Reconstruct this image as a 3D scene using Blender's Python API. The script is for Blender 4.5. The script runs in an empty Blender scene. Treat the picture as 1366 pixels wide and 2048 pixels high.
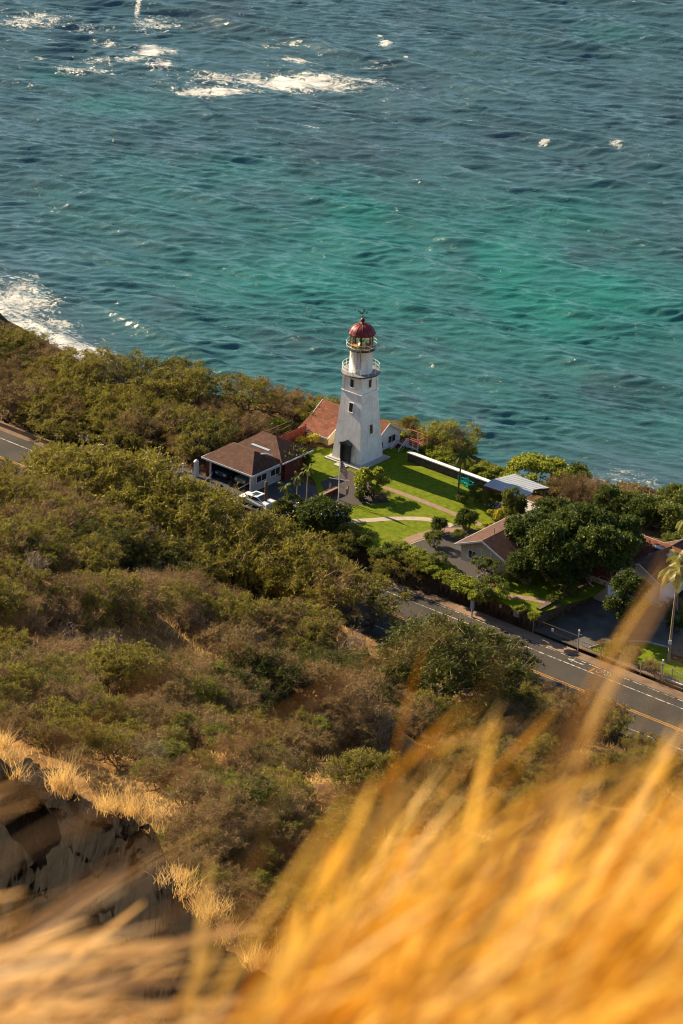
import bpy, bmesh, math, random
import numpy as np
from mathutils import Vector, Matrix
from mathutils.geometry import tessellate_polygon

# ------------------------------------------------------------------ camera, sky, sun, exposure
sc = bpy.context.scene
R_ = math.radians
FPX = 7220.0; CX, CY = 683.0, 1024.0
PITCH, ROLL, CAMZ = R_(24.9), R_(2.2), 200.0
cam = bpy.data.cameras.new("camera"); camo = bpy.data.objects.new("camera", cam)
sc.collection.objects.link(camo); sc.camera = camo
_f = Vector((0, math.cos(PITCH), -math.sin(PITCH))); _r = Vector((1, 0, 0)); _u = _r.cross(_f)
_R = _r * math.cos(ROLL) + _u * math.sin(ROLL); _U = -_r * math.sin(ROLL) + _u * math.cos(ROLL)
camo.matrix_world = Matrix(((_R.x, _U.x, -_f.x, 0), (_R.y, _U.y, -_f.y, 0), (_R.z, _U.z, -_f.z, CAMZ), (0, 0, 0, 1)))
cam.sensor_fit = 'VERTICAL'; cam.sensor_height = 36; cam.lens = FPX / 2048 * 36
cam.clip_start = 0.1; cam.clip_end = 20000
cam.dof.use_dof = True; cam.dof.focus_distance = 400; cam.dof.aperture_fstop = 8.7

SUN_AZ = R_(-51.5)          # angle from +y towards +x (negative: to the left of the view)
SUN_EL = R_(27)
w = bpy.data.worlds.new("World"); sc.world = w; w.use_nodes = True
nt = w.node_tree; nt.nodes.clear()
sky = nt.nodes.new('ShaderNodeTexSky'); sky.sky_type = 'NISHITA'; sky.sun_disc = False
sky.sun_elevation = SUN_EL; sky.sun_rotation = SUN_AZ; sky.air_density = 1.2; sky.dust_density = .6; sky.ozone_density = 2.5
bg = nt.nodes.new('ShaderNodeBackground'); bg.inputs[1].default_value = 0.056
wo = nt.nodes.new('ShaderNodeOutputWorld')
nt.links.new(sky.outputs[0], bg.inputs[0]); nt.links.new(bg.outputs[0], wo.inputs[0])
sl = bpy.data.lights.new("sun", 'SUN'); sl.energy = 5.0; sl.angle = R_(0.5); sl.color = (1, .79, .50)
so = bpy.data.objects.new("sun", sl); sc.collection.objects.link(so)
sdir = Vector((math.sin(SUN_AZ) * math.cos(SUN_EL), math.cos(SUN_AZ) * math.cos(SUN_EL), math.sin(SUN_EL)))
so.rotation_euler = sdir.to_track_quat('Z', 'Y').to_euler()
sc.view_settings.view_transform = 'Standard'; sc.view_settings.look = 'None'
sc.view_settings.exposure = 1.36; sc.view_settings.gamma = 1
sc.render.engine = 'CYCLES'
sc.cycles.use_denoising = True; sc.cycles.filter_width = 1.1
sc.cycles.max_bounces = 5; sc.cycles.diffuse_bounces = 2; sc.cycles.transparent_max_bounces = 8
sc.cycles.sample_clamp_indirect = 6

# ------------------------------------------------------------------ helpers
C = sc.collection
rnd = random.Random(7); rng = np.random.default_rng(11)
G = 28.0
Ov = (1.6, 385.7); AV = (.777, -.629); BV = (.629, .777); AROT = math.atan2(-.629, .777)
def W(a, b, z=G): return Vector((Ov[0] + a * AV[0] + b * BV[0], Ov[1] + a * AV[1] + b * BV[1], z))
def AB(x, y): x = x - Ov[0]; y = y - Ov[1]; return x * AV[0] + y * AV[1], x * BV[0] + y * BV[1]
def P(px, py, z=G):
    d = _f + _R * ((px - CX) / FPX) - _U * ((py - CY) / FPX)
    return Vector((0, 0, CAMZ)) + d * ((z - CAMZ) / d.z)
def PD(px, py, dist):
    d = (_f + _R * ((px - CX) / FPX) - _U * ((py - CY) / FPX))
    return Vector((0, 0, CAMZ)) + d * dist
def PAB(px, py, z=G): p = P(px, py, z); return AB(p.x, p.y)

def sm(x, a, b):
    t = np.clip((x - a) / (b - a), 0, 1); return t * t * (3 - 2 * t)

class NZ:                                   # cheap smooth value noise
    def __init__(s, seed): s.t = np.random.default_rng(seed).random((64, 64))
    def __call__(s, x, y):
        x = np.asarray(x, float); y = np.asarray(y, float)
        xi = np.floor(x).astype(int); yi = np.floor(y).astype(int); fx = x - xi; fy = y - yi
        fx = fx * fx * (3 - 2 * fx); fy = fy * fy * (3 - 2 * fy)
        g = lambda i, j: s.t[(xi + i) & 63, (yi + j) & 63]
        return (g(0, 0) * (1 - fx) + g(1, 0) * fx) * (1 - fy) + (g(0, 1) * (1 - fx) + g(1, 1) * fx) * fy
n1, n2, n3 = NZ(1), NZ(2), NZ(3)
def fbm(x, y, o=4): return sum((NZS[k % 3](x * 2 ** k + 17 * k, y * 2 ** k + 5 * k) - .5) / 2 ** k for k in range(o))
NZS = [n1, n2, n3]

PQ = np.array([-40, 0, 1, 2, 4, 6, 9, 14, 30, 55, 80, 100, 130, 190, 230, 270, 305, 332, 349.])
PZ = np.array([199.2, 199.05, 198.9, 198.42, 197.1, 195.2, 191.6, 186.5, 172, 154, 140, 130, 118.5, 91, 72, 54, 39.5, 30.5, 26.5])
def zroad(a): return 25.6 + 0 * np.maximum(20 - a, 0)
def yedge(x): return np.interp(x, [-90, -50, -30, -15, 0, 8, 15, 22, 45, 90], [424, 420, 409, 403, 398, 396, 387, 380, 373, 366])
def yshore(x): return np.interp(x, [-120, -51, -41, -33, -25, -15, 0, 10, 25, 37, 46, 90], [520, 493, 481, 468, 452, 438, 431, 430, 433, 442, 437, 425])
def H(x, y):
    x = np.asarray(x, float); y = np.asarray(y, float)
    a, b = AB(x, y)
    q = y + .745 * x * sm(y, 130, 260)
    zr = zroad(a)
    hill = np.interp(q, PQ, PZ) + (zr - 26.5) * sm(q, 250, 349)
    amp = sm(q, 60, 120) * (1 - sm(q, 325, 347))
    hill = hill + amp * (fbm(x / 26, y / 26, 3) * 9 + fbm(x / 6 + 9, y / 6, 3) * 1.6)
    z = np.where(b < -30.5, hill, zr)
    t = sm(b, -31.5, -30)
    z = hill * (1 - t) + zr * t
    yard = 27.9 + (zr - 27.9) * (1 - sm(a, -30, -12)) * (1 - sm(b, -16, 12))
    yard = yard - 2.1 * sm(a, 39.35, 39.7) * (1 - sm(b, -4, 6))
    k = np.where(a > 25.8, sm(b, -17.25, -17.05), sm(b, -18.8, -16.4))
    z = np.where(b > -30, zr * (1 - k) + yard * k, z)
    ye, ys = yedge(x), yshore(x)
    u = (y - ye) / (ys - ye)
    z = np.where(u > 0, z * np.clip(1 - np.clip(u - .03, 0, 1), 0, 1) ** 1.05, z)
    z = z + np.where(u > .1, fbm(x / 5, y / 5, 4) * 2.2 * sm(u, .1, .35) * (1 - sm(u, .85, 1)), 0)
    return np.where(u > 1, np.maximum(-.6 * (u - 1) * 20, -6), z)
def Hs(x, y): return float(H(x, y))
_yy = np.concatenate([np.arange(60, 330, .5), np.arange(330, 520, .25)])
def hit(px, py):                            # pixel -> first point of the ground it looks at
    d = _f + _R * ((px - CX) / FPX) - _U * ((py - CY) / FPX)
    t = _yy / d.y; z = CAMZ + d.z * t; x = d.x * t
    below = np.nonzero(z < H(x, _yy))[0]
    i = below[0] if len(below) else len(_yy) - 1
    return Vector((float(x[i]), float(_yy[i]), Hs(x[i], _yy[i])))

def tag(o, label=None, cat=None, group=None, kind=None):
    if label: o['label'] = label
    if cat: o['category'] = cat
    if group: o['group'] = group
    if kind: o['kind'] = kind
    return o
def thing(name, label, cat, loc, rz=0.0, group=None):
    o = bpy.data.objects.new(name, None); C.objects.link(o); o.empty_display_size = .3
    o.location = loc; o.rotation_euler = (0, 0, rz); return tag(o, label, cat, group)
def copy_tree(o, parent=None):
    c = o.copy(); C.objects.link(c); c.parent = parent
    for ch in list(o.children): copy_tree(ch, c)
    return c

def npmesh(name, V, F, mats, fm=None, smooth=False, attr=None):
    V = np.asarray(V, np.float32); F = np.asarray(F, np.int32); k = F.shape[1]
    m = bpy.data.meshes.new(name)
    m.vertices.add(len(V)); m.vertices.foreach_set("co", V.ravel())
    m.loops.add(F.size); m.loops.foreach_set("vertex_index", F.ravel())
    m.polygons.add(len(F)); m.polygons.foreach_set("loop_start", np.arange(0, F.size, k, dtype=np.int32))
    m.polygons.foreach_set("loop_total", np.full(len(F), k, np.int32))
    if fm is not None: m.polygons.foreach_set("material_index", np.asarray(fm, np.int32))
    m.polygons.foreach_set("use_smooth", np.full(len(F), smooth))
    for x in (mats if isinstance(mats, (list, tuple)) else [mats]): m.materials.append(x)
    if attr:
        for an, av in attr.items():
            at = m.attributes.new(an, 'FLOAT', 'POINT'); at.data.foreach_set("value", np.asarray(av, np.float32))
    m.update(calc_edges=True); m.validate()
    return m
def nobj(name, mesh, parent=None):
    o = bpy.data.objects.new(name, mesh); C.objects.link(o); o.parent = parent; return o

class MB:
    def __init__(s): s.v = []; s.f = []; s.m = []; s.sm = []
    def add(s, vs, fs, mi=0, smooth=False):
        n = len(s.v); s.v += [tuple(v) for v in vs]
        for f in fs: s.f.append(tuple(n + i for i in f)); s.m.append(mi); s.sm.append(smooth)
        return s
    def box(s, c, d, rz=0, mi=0, M=None):
        hx, hy, hz = d[0] / 2, d[1] / 2, d[2] / 2
        vs = [Vector((x, y, z)) for z in (-hz, hz) for x, y in ((-hx, -hy), (hx, -hy), (hx, hy), (-hx, hy))]
        if rz: vs = [Matrix.Rotation(rz, 3, 'Z') @ v for v in vs]
        if M is not None: vs = [M @ v for v in vs]
        vs = [v + Vector(c) for v in vs]
        return s.add(vs, [(3, 2, 1, 0), (4, 5, 6, 7), (0, 1, 5, 4), (1, 2, 6, 5), (2, 3, 7, 6), (3, 0, 4, 7)], mi)
    def span(s, x0, x1, y0, y1, z0, z1, mi=0):
        return s.box(((x0 + x1) / 2, (y0 + y1) / 2, (z0 + z1) / 2), (abs(x1 - x0), abs(y1 - y0), abs(z1 - z0)), 0, mi)
    def bar(s, p, q, wd, ht=None, mi=0):
        p = Vector(p); q = Vector(q); d = q - p; L = d.length; ht = ht or wd
        M = d.to_track_quat('X', 'Z').to_matrix()
        return s.box((p + q) / 2, (L, wd, ht), 0, mi, M)
    def tube(s, pts, rad, n=8, mi=0, cap=True, smooth=True):
        pts = [Vector(p) for p in pts]; rad = rad if isinstance(rad, (list, tuple)) else [rad] * len(pts)
        vs = []; up = Vector((0, 0, 1))
        for i, p in enumerate(pts):
            d = (pts[min(i + 1, len(pts) - 1)] - pts[max(i - 1, 0)]).normalized()
            x = d.cross(up); x = x.normalized() if x.length > 1e-3 else Vector((1, 0, 0)); y = x.cross(d)
            vs += [p + (x * math.cos(2 * math.pi * k / n) + y * math.sin(2 * math.pi * k / n)) * rad[i] for k in range(n)]
        fs = [(i * n + k, i * n + (k + 1) % n, (i + 1) * n + (k + 1) % n, (i + 1) * n + k) for i in range(len(pts) - 1) for k in range(n)]
        s.add(vs, fs, mi, smooth)
        if cap: s.add(vs[:n], [tuple(range(n))], mi); s.add(vs[-n:], [tuple(range(n))[::-1]], mi)
        return s
    def ring(s, r, z, t, n=40, c=(0, 0), mi=0, a0=0, a1=2 * math.pi):
        full = abs(a1 - a0 - 2 * math.pi) < 1e-6
        return s.tube([(c[0] + r * math.cos(a0 + (a1 - a0) * k / n), c[1] + r * math.sin(a0 + (a1 - a0) * k / n), z) for k in range(n + 1)], t, 5, mi, not full)
    def lathe(s, prof, n=32, c=(0, 0, 0), mi=0, smooth=True):
        vs = [(c[0] + r * math.cos(2 * math.pi * k / n), c[1] + r * math.sin(2 * math.pi * k / n), c[2] + z) for r, z in prof for k in range(n)]
        fs = [(i * n + k, i * n + (k + 1) % n, (i + 1) * n + (k + 1) % n, (i + 1) * n + k) for i in range(len(prof) - 1) for k in range(n)]
        return s.add(vs, fs, mi, smooth)
    def prism(s, poly, z0, z1, mi=0):
        n = len(poly); t = tessellate_polygon([[Vector((p[0], p[1], 0)) for p in poly]])
        vs = [(p[0], p[1], z0) for p in poly] + [(p[0], p[1], z1) for p in poly]
        return s.add(vs, [tuple(x[::-1]) for x in t] + [tuple(i + n for i in x) for x in t] +
                     [(i, (i + 1) % n, n + (i + 1) % n, n + i) for i in range(n)], mi)
    def slab(s, corners, t, mi=0):          # sloped plate: top corners, thickness downwards
        n = len(corners); vs = [Vector(c) for c in corners] + [Vector(c) - Vector((0, 0, t)) for c in corners]
        return s.add(vs, [tuple(range(n)), tuple(range(2 * n - 1, n - 1, -1))] + [(i, n + i, n + (i + 1) % n, (i + 1) % n) for i in range(n)], mi)
    def build(s, name, mats, parent=None, fix=True):
        m = bpy.data.meshes.new(name); m.from_pydata(s.v, [], s.f)
        for x in (mats if isinstance(mats, (list, tuple)) else [mats]): m.materials.append(x)
        m.polygons.foreach_set("material_index", s.m); m.polygons.foreach_set("use_smooth", s.sm)
        if fix:
            bm = bmesh.new(); bm.from_mesh(m); bmesh.ops.recalc_face_normals(bm, faces=bm.faces); bm.to_mesh(m); bm.free()
        m.update(); return nobj(name, m, parent)

# ------------------------------------------------------------------ materials
def newmat(name):
    m = bpy.data.materials.new(name); m.use_nodes = True; t = m.node_tree; t.nodes.clear()
    o = t.nodes.new('ShaderNodeOutputMaterial'); return m, t, o
def nd(t, typ, **kw):
    n = t.nodes.new(typ)
    for k, v in kw.items():
        if k.startswith('i_'): n.inputs[k[2:].replace('_', ' ')].default_value = v
        else: setattr(n, k, v)
    return n
def c4(c): return (c[0], c[1], c[2], 1)
def ramp(t, fac, stops):
    r = t.nodes.new('ShaderNodeValToRGB'); e = r.color_ramp.elements
    while len(e) < len(stops): e.new(.5)
    for el, (p, c) in zip(e, stops): el.position = p; el.color = c4(c)
    t.links.new(fac, r.inputs[0]); return r.outputs[0]
def mixc(t, f, a, b, mode='MIX'):
    m = nd(t, 'ShaderNodeMix', data_type='RGBA', blend_type=mode)
    for s, v in ((m.inputs[0], f), (m.inputs[6], a), (m.inputs[7], b)):
        if hasattr(v, 'is_output') or isinstance(v, bpy.types.NodeSocket): t.links.new(v, s)
        else: s.default_value = v if isinstance(v, (int, float)) else c4(v)
    return m.outputs[2]
def noise(t, scale, detail=4, rough=.55, coord=None, typ='Object', dist=0):
    n = nd(t, 'ShaderNodeTexNoise', i_Scale=scale, i_Detail=detail, i_Roughness=rough, i_Distortion=dist)
    if coord is None: coord = nd(t, 'ShaderNodeTexCoord').outputs[typ]
    t.links.new(coord, n.inputs['Vector']); return n.outputs['Fac']
def M(name, c, rough=.7, c2=None, ns=3.0, bump=0.0, bs=20.0, metal=0, spec=.4, extra=None, coat=0):
    m, t, o = newmat(name); b = nd(t, 'ShaderNodeBsdfPrincipled', i_Roughness=rough, i_Metallic=metal)
    b.inputs['Specular IOR Level'].default_value = spec
    if coat: b.inputs['Coat Weight'].default_value = coat
    c2 = c2 or tuple(x * .78 for x in c)
    col = ramp(t, noise(t, ns, 5, .6), [(.32, c2), (.62, c)])
    if extra: col = extra(t, col, b)
    t.links.new(col, b.inputs['Base Color'])
    if bump:
        bn = nd(t, 'ShaderNodeBump', i_Strength=min(bump, 1), i_Distance=.05)
        t.links.new(noise(t, bs, 4), bn.inputs['Height']); t.links.new(bn.outputs[0], b.inputs['Normal'])
    t.links.new(b.outputs[0], o.inputs[0]); return m
def bricks(c_mortar_mul, sx, sy, rot=(0, 0, 0), amt=.35, bump=.4):
    def f(t, col, b):
        tc = nd(t, 'ShaderNodeTexCoord'); mp = nd(t, 'ShaderNodeMapping'); mp.inputs['Rotation'].default_value = rot
        t.links.new(tc.outputs['Object'], mp.inputs[0])
        br = nd(t, 'ShaderNodeTexBrick'); br.inputs['Scale'].default_value = 1
        br.inputs['Brick Width'].default_value = sx; br.inputs['Row Height'].default_value = sy
        br.inputs['Mortar Size'].default_value = .02; br.inputs['Color1'].default_value = (1, 1, 1, 1)
        br.inputs['Color2'].default_value = (1 - amt, 1 - amt, 1 - amt, 1); br.inputs['Mortar'].default_value = c4((c_mortar_mul,) * 3)
        t.links.new(mp.outputs[0], br.inputs[0])
        bn = nd(t, 'ShaderNodeBump', i_Strength=bump, i_Distance=.03)
        t.links.new(br.outputs['Color'], bn.inputs['Height']); t.links.new(bn.outputs[0], b.inputs['Normal'])
        return mixc(t, 1.0, col, br.outputs['Color'], 'MULTIPLY')
    return f
def leafmat(name, ca, cb, trans=.35, ns=1.2, rough=.6, ctr=None, spec=.15):
    """leaves: colour differs from clump to clump and from plant to plant"""
    m, t, o = newmat(name); b = nd(t, 'ShaderNodeBsdfPrincipled', i_Roughness=rough)
    b.inputs['Specular IOR Level'].default_value = spec
    oi = nd(t, 'ShaderNodeObjectInfo'); geo = nd(t, 'ShaderNodeNewGeometry')
    n = noise(t, ns, 3, .6, geo.outputs['Position'])
    ad = nd(t, 'ShaderNodeMath', operation='MULTIPLY_ADD'); ad.inputs[1].default_value = .5
    t.links.new(oi.outputs['Random'], ad.inputs[0]); t.links.new(n, ad.inputs[2])
    a2 = nd(t, 'ShaderNodeMath', operation='MULTIPLY_ADD'); a2.inputs[1].default_value = .35
    t.links.new(geo.outputs['Random Per Island'], a2.inputs[0]); t.links.new(ad.outputs[0], a2.inputs[2])
    col = ramp(t, a2.outputs[0], [(.45, ca), (1.0, cb)])
    t.links.new(col, b.inputs['Base Color'])
    tr = nd(t, 'ShaderNodeBsdfTranslucent')
    t.links.new(mixc(t, .55, col, ctr or cb), tr.inputs[0])
    mx = nd(t, 'ShaderNodeMixShader'); mx.inputs[0].default_value = trans
    t.links.new(b.outputs[0], mx.inputs[1]); t.links.new(tr.outputs[0], mx.inputs[2]); t.links.new(mx.outputs[0], o.inputs[0])
    return m

def stains(inner=None):
    def f(t, col, b):
        if inner: col = inner(t, col, b)
        mp_ = nd(t, 'ShaderNodeMapping'); mp_.inputs['Scale'].default_value = (1, 1, .12); t.links.new(nd(t, 'ShaderNodeTexCoord').outputs['Object'], mp_.inputs[0])
        return mixc(t, ramp(t, noise(t, 2.6, 6, .7, mp_.outputs[0]), [(.52, (0, 0, 0)), (.78, (.75, .75, .75))]), col, (.42, .36, .29))
    return f
m_white = M('white_paint', (.84, .85, .87), .55, (.72, .72, .71), 2)
m_tower = M('white_tower_wall', (.86, .87, .90), .6, (.68, .68, .68), .9, extra=stains(bricks(.9, .62, .155, (R_(90), 0, 0), .05, .55)))
m_toweru = M('white_weathered_metal', (.82, .82, .82), .5, (.74, .72, .70), 2.5, extra=stains())
m_rust = M('rust_stain', (.30, .15, .07), .8)
m_deckgrey = M('grey_deck', (.22, .22, .23), .7, (.13, .13, .14), 3)
m_darkmetal = M('dark_metal', (.03, .035, .045), .5)
m_dark = M('dark_opening', (.012, .012, .014), .6)
m_pane = M('window_pane', (.02, .025, .03), .08, spec=.8)
m_red = M('red_dome_paint', (.19, .014, .018), .5, (.13, .010, .014), 3)
m_rail = M('rail_paint', (.75, .75, .70), .5)
m_yellowframe = M('cream_yellow_frame', (.74, .66, .40), .4)
m_brownlamp = M('lantern_room_floor', (.42, .22, .09), .6)
m_concrete = M('concrete', (.46, .44, .41), .85, (.34, .32, .30), 2, .3, 30)
m_roof = M('red_brown_shingles', (.24, .075, .035), .9, (.17, .05, .026), 1.2, extra=bricks(.5, .5, .3, (0, 0, 0), .45, .6))
m_roofb = M('brown_shingles', (.115, .045, .028), .9, (.08, .032, .02), 1.2, extra=bricks(.5, .5, .3, (0, 0, 0), .45, .6))
m_cream = M('cream_siding', (.74, .58, .34), .7, (.66, .50, .28), 1)
m_boardwhite = M('white_board_siding', (.74, .75, .76), .65, (.64, .65, .66), 1)
m_trim = M('grey_white_trim', (.62, .64, .68), .5)
m_redwood = M('red_stained_wood', (.30, .06, .035), .7, (.2, .04, .025), 4)
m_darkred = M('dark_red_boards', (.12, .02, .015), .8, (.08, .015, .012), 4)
m_asphalt = M('asphalt', (.048, .040, .033), .9, (.022, .020, .018), .22, .5, 40)
m_drive = M('driveway_asphalt', (.06, .06, .065), .9, (.04, .04, .045), .6, .4, 30)
m_slabdrive = M('driveway_concrete', (.12, .11, .10), .9, (.05, .046, .042), .35, .4, 30)
def worn(t, col, b): return mixc(t, ramp(t, noise(t, 2.6, 8, .75), [(.47, (0, 0, 0)), (.56, (1, 1, 1))]), (.10, .09, .08), col)
m_lineW = M('road_line_white', (.60, .58, .52), .8, (.42, .40, .36), 4, extra=worn)
m_lineY = M('road_line_yellow', (.42, .20, .03), .8, (.26, .13, .03), 4)
m_shoulder = M('dirt_shoulder', (.20, .13, .085), .95, (.12, .075, .05), .7, .8, 12)
m_path = M('garden_path', (.26, .17, .12), .9, (.20, .13, .09), 1.5, .3, 25)
m_pathlight = M('pale_path', (.40, .33, .25), .9, (.30, .25, .19), 1.5)
m_gravel = M('lava_gravel', (.07, .058, .055), .95, (.03, .026, .026), 9, 1.0, 9)
m_stone = M('lava_stone_wall', (.10, .075, .06), .95, (.035, .028, .024), 2.2, 1.0, 4)
m_stonecap = M('white_wall_cap', (.72, .72, .74), .6)
m_roofwhite = M('white_metal_roof', (.34, .37, .42), .6, (.30, .33, .37), .8, spec=.2)
m_wood = M('weathered_wood', (.14, .095, .065), .85, (.08, .055, .04), 3)
m_polebrown = M('pole_brown', (.17, .075, .035), .8, (.11, .05, .025), 3)
m_galv = M('galvanised', (.45, .47, .50), .4, metal=.6)
m_teal = M('turquoise_plastic', (.01, .34, .26), .4)
m_carwhite = M('white_car_paint', (.72, .74, .78), .25, (.72, .74, .78), coat=.6)
m_cardark = M('dark_car_paint', (.05, .06, .09), .25, coat=.6)
m_glasscar = M('car_glass', (.015, .02, .025), .05, spec=.9)
m_tyre = M('tyre_rubber', (.02, .02, .02), .8)
m_rim = M('wheel_rim', (.4, .4, .42), .35, metal=.8)
m_lampred = M('tail_lamp_red', (.4, .01, .01), .3)
m_flagred = M('flag_red', (.45, .02, .03), .8); m_flagblue = M('flag_blue', (.02, .03, .12), .8); m_flagwhite = M('flag_white', (.75, .75, .75), .8)
m_blueplastic = M('blue_plastic', (.01, .03, .2), .4)
m_bark = M('grey_brown_bark', (.13, .095, .07), .9, (.07, .05, .04), 5)
m_barkdark = M('dark_bark', (.055, .042, .035), .9, (.03, .024, .02), 5)
m_barkpale = M('pale_bark', (.32, .25, .18), .85, (.2, .15, .11), 5)
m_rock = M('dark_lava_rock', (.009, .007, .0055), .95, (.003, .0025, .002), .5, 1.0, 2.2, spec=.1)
m_beachrock = M('wet_dark_sand', (.07, .055, .045), .6, (.03, .025, .022), .6, .8, 3)

# glass of the lantern room
m_glass, t, o = newmat('lantern_glass')
gl = nd(t, 'ShaderNodeBsdfGlossy'); gl.inputs['Roughness'].default_value = .03
tp = nd(t, 'ShaderNodeBsdfTransparent'); tp.inputs[0].default_value = (.97, .96, .88, 1)
fr = nd(t, 'ShaderNodeFresnel', i_IOR=1.5); mx = nd(t, 'ShaderNodeMixShader')
t.links.new(fr.outputs[0], mx.inputs[0]); t.links.new(tp.outputs[0], mx.inputs[1]); t.links.new(gl.outputs[0], mx.inputs[2]); t.links.new(mx.outputs[0], o.inputs[0])

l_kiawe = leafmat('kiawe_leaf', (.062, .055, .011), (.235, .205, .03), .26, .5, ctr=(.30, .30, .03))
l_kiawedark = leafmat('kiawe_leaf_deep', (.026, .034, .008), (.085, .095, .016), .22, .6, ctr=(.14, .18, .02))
l_olive = leafmat('olive_brown_leaf', (.065, .046, .016), (.19, .14, .04), .25, .6, ctr=(.26, .19, .05))
l_twig = leafmat('dry_twigs', (.12, .072, .038), (.38, .25, .135), .12, .8, ctr=(.3, .18, .08))
l_green = leafmat('bright_leaf', (.050, .058, .011), (.18, .18, .026), .28, .6, ctr=(.26, .34, .03))
l_dark = leafmat('dark_green_leaf', (.020, .038, .010), (.075, .105, .022), .25, .7, .55, ctr=(.16, .20, .02), spec=.15)
l_mid = leafmat('mid_green_leaf', (.045, .062, .014), (.13, .15, .030), .28, .7, .5, ctr=(.2, .24, .03), spec=.15)
l_naup = leafmat('yellow_green_leaf', (.09, .12, .018), (.26, .29, .04), .35, .6, .5, ctr=(.34, .36, .03))
l_yellow = leafmat('yellow_leaf', (.24, .22, .02), (.48, .40, .04), .35, 1.5, ctr=(.5, .42, .04))
l_palm = leafmat('palm_leaf', (.09, .11, .015), (.30, .28, .05), .35, .8, .4, ctr=(.42, .4, .06), spec=.5)
l_straw = leafmat('straw', (.32, .20, .075), (.66, .48, .22), .45, .8, ctr=(.75, .46, .12))
m_flower = M('white_petals', (.8, .8, .76), .6)
def grassmat(name, stops, trans, scale, tint):
    m, t, o = newmat(name); b = nd(t, 'ShaderNodeBsdfPrincipled', i_Roughness=.55); b.inputs['Specular IOR Level'].default_value = .3
    geo = nd(t, 'ShaderNodeNewGeometry'); n = noise(t, scale, 2, .5, geo.outputs['Position'])
    ad = nd(t, 'ShaderNodeMath', operation='MULTIPLY_ADD'); ad.inputs[1].default_value = .5
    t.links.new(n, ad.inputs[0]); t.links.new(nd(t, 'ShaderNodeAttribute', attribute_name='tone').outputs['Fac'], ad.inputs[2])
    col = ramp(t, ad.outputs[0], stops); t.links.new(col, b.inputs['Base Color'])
    tr = nd(t, 'ShaderNodeBsdfTranslucent'); t.links.new(mixc(t, 1.0, col, tint, 'MULTIPLY'), tr.inputs[0])
    mx = nd(t, 'ShaderNodeMixShader'); mx.inputs[0].default_value = trans
    t.links.new(b.outputs[0], mx.inputs[1]); t.links.new(tr.outputs[0], mx.inputs[2]); t.links.new(mx.outputs[0], o.inputs[0]); return m
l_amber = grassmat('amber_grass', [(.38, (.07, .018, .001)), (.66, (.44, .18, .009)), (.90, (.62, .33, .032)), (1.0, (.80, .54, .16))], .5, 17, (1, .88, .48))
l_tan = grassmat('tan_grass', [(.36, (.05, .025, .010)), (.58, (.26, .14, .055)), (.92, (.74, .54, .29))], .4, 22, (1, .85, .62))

# lawn
def lawnwear(t, col, b): return mixc(t, ramp(t, noise(t, .28, 6, .65), [(.54, (0, 0, 0)), (.76, (.55, .55, .55))]), col, (.20, .17, .02))
m_lawn = M('lawn_grass', (.145, .180, .006), .95, (.075, .115, .005), 1.6, 1.0, 12, spec=.1, extra=lawnwear)
# terrain
m_ground, t, o = newmat('hillside_ground')
b = nd(t, 'ShaderNodeBsdfPrincipled', i_Roughness=.95); b.inputs['Specular IOR Level'].default_value = .1
na = noise(t, .07, 6, .62); nb = noise(t, .9, 6, .7); nc = noise(t, .2, 5, .6)
col = ramp(t, na, [(.36, (.075, .040, .018)), (.50, (.20, .095, .032)), (.66, (.34, .18, .055))])
col = mixc(t, .55, col, ramp(t, nb, [(.35, (.05, .03, .016)), (.65, (.34, .19, .07))]))
gp_ = nd(t, 'ShaderNodeSeparateXYZ'); t.links.new(nd(t, 'ShaderNodeNewGeometry').outputs['Position'], gp_.inputs[0])
mr = nd(t, 'ShaderNodeMapRange'); mr.inputs[1].default_value = 30; mr.inputs[2].default_value = 27; t.links.new(gp_.outputs['Z'], mr.inputs[0])   # older, darker soil on the coastal flat
col = mixc(t, mr.outputs[0], col, ramp(t, nb, [(.35, (.030, .022, .014)), (.65, (.105, .065, .034))]))
t.links.new(col, b.inputs['Base Color'])
bn = nd(t, 'ShaderNodeBump', i_Strength=1.0, i_Distance=.25); t.links.new(noise(t, 1.6, 8, .7), bn.inputs['Height'])
t.links.new(bn.outputs[0], b.inputs['Normal']); t.links.new(b.outputs[0], o.inputs[0])

# ------------------------------------------------------------------ terrain
def grid_mesh(xs, ys, zf):
    X, Y = np.meshgrid(xs, ys); Z = zf(X, Y); nx, ny = len(xs), len(ys)
    V = np.stack([X.ravel(), Y.ravel(), Z.ravel()], 1)
    i = np.arange(ny - 1)[:, None] * nx + np.arange(nx - 1)[None, :]; i = i.ravel()
    return V, np.stack([i, i + 1, i + 1 + nx, i + nx], 1), X, Y
xs = np.arange(-95, 95.1, .6)
ys = np.concatenate([np.arange(-8, 20, .4), np.arange(20, 100, 1.), np.arange(100, 330, .8), np.arange(330, 400, .4), np.arange(400, 521, .8)])
V, F, X, Y = grid_mesh(xs, ys, H)
tag(nobj('hillside', npmesh('hillside', V, F, m_ground, smooth=True)), kind='structure')

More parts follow.
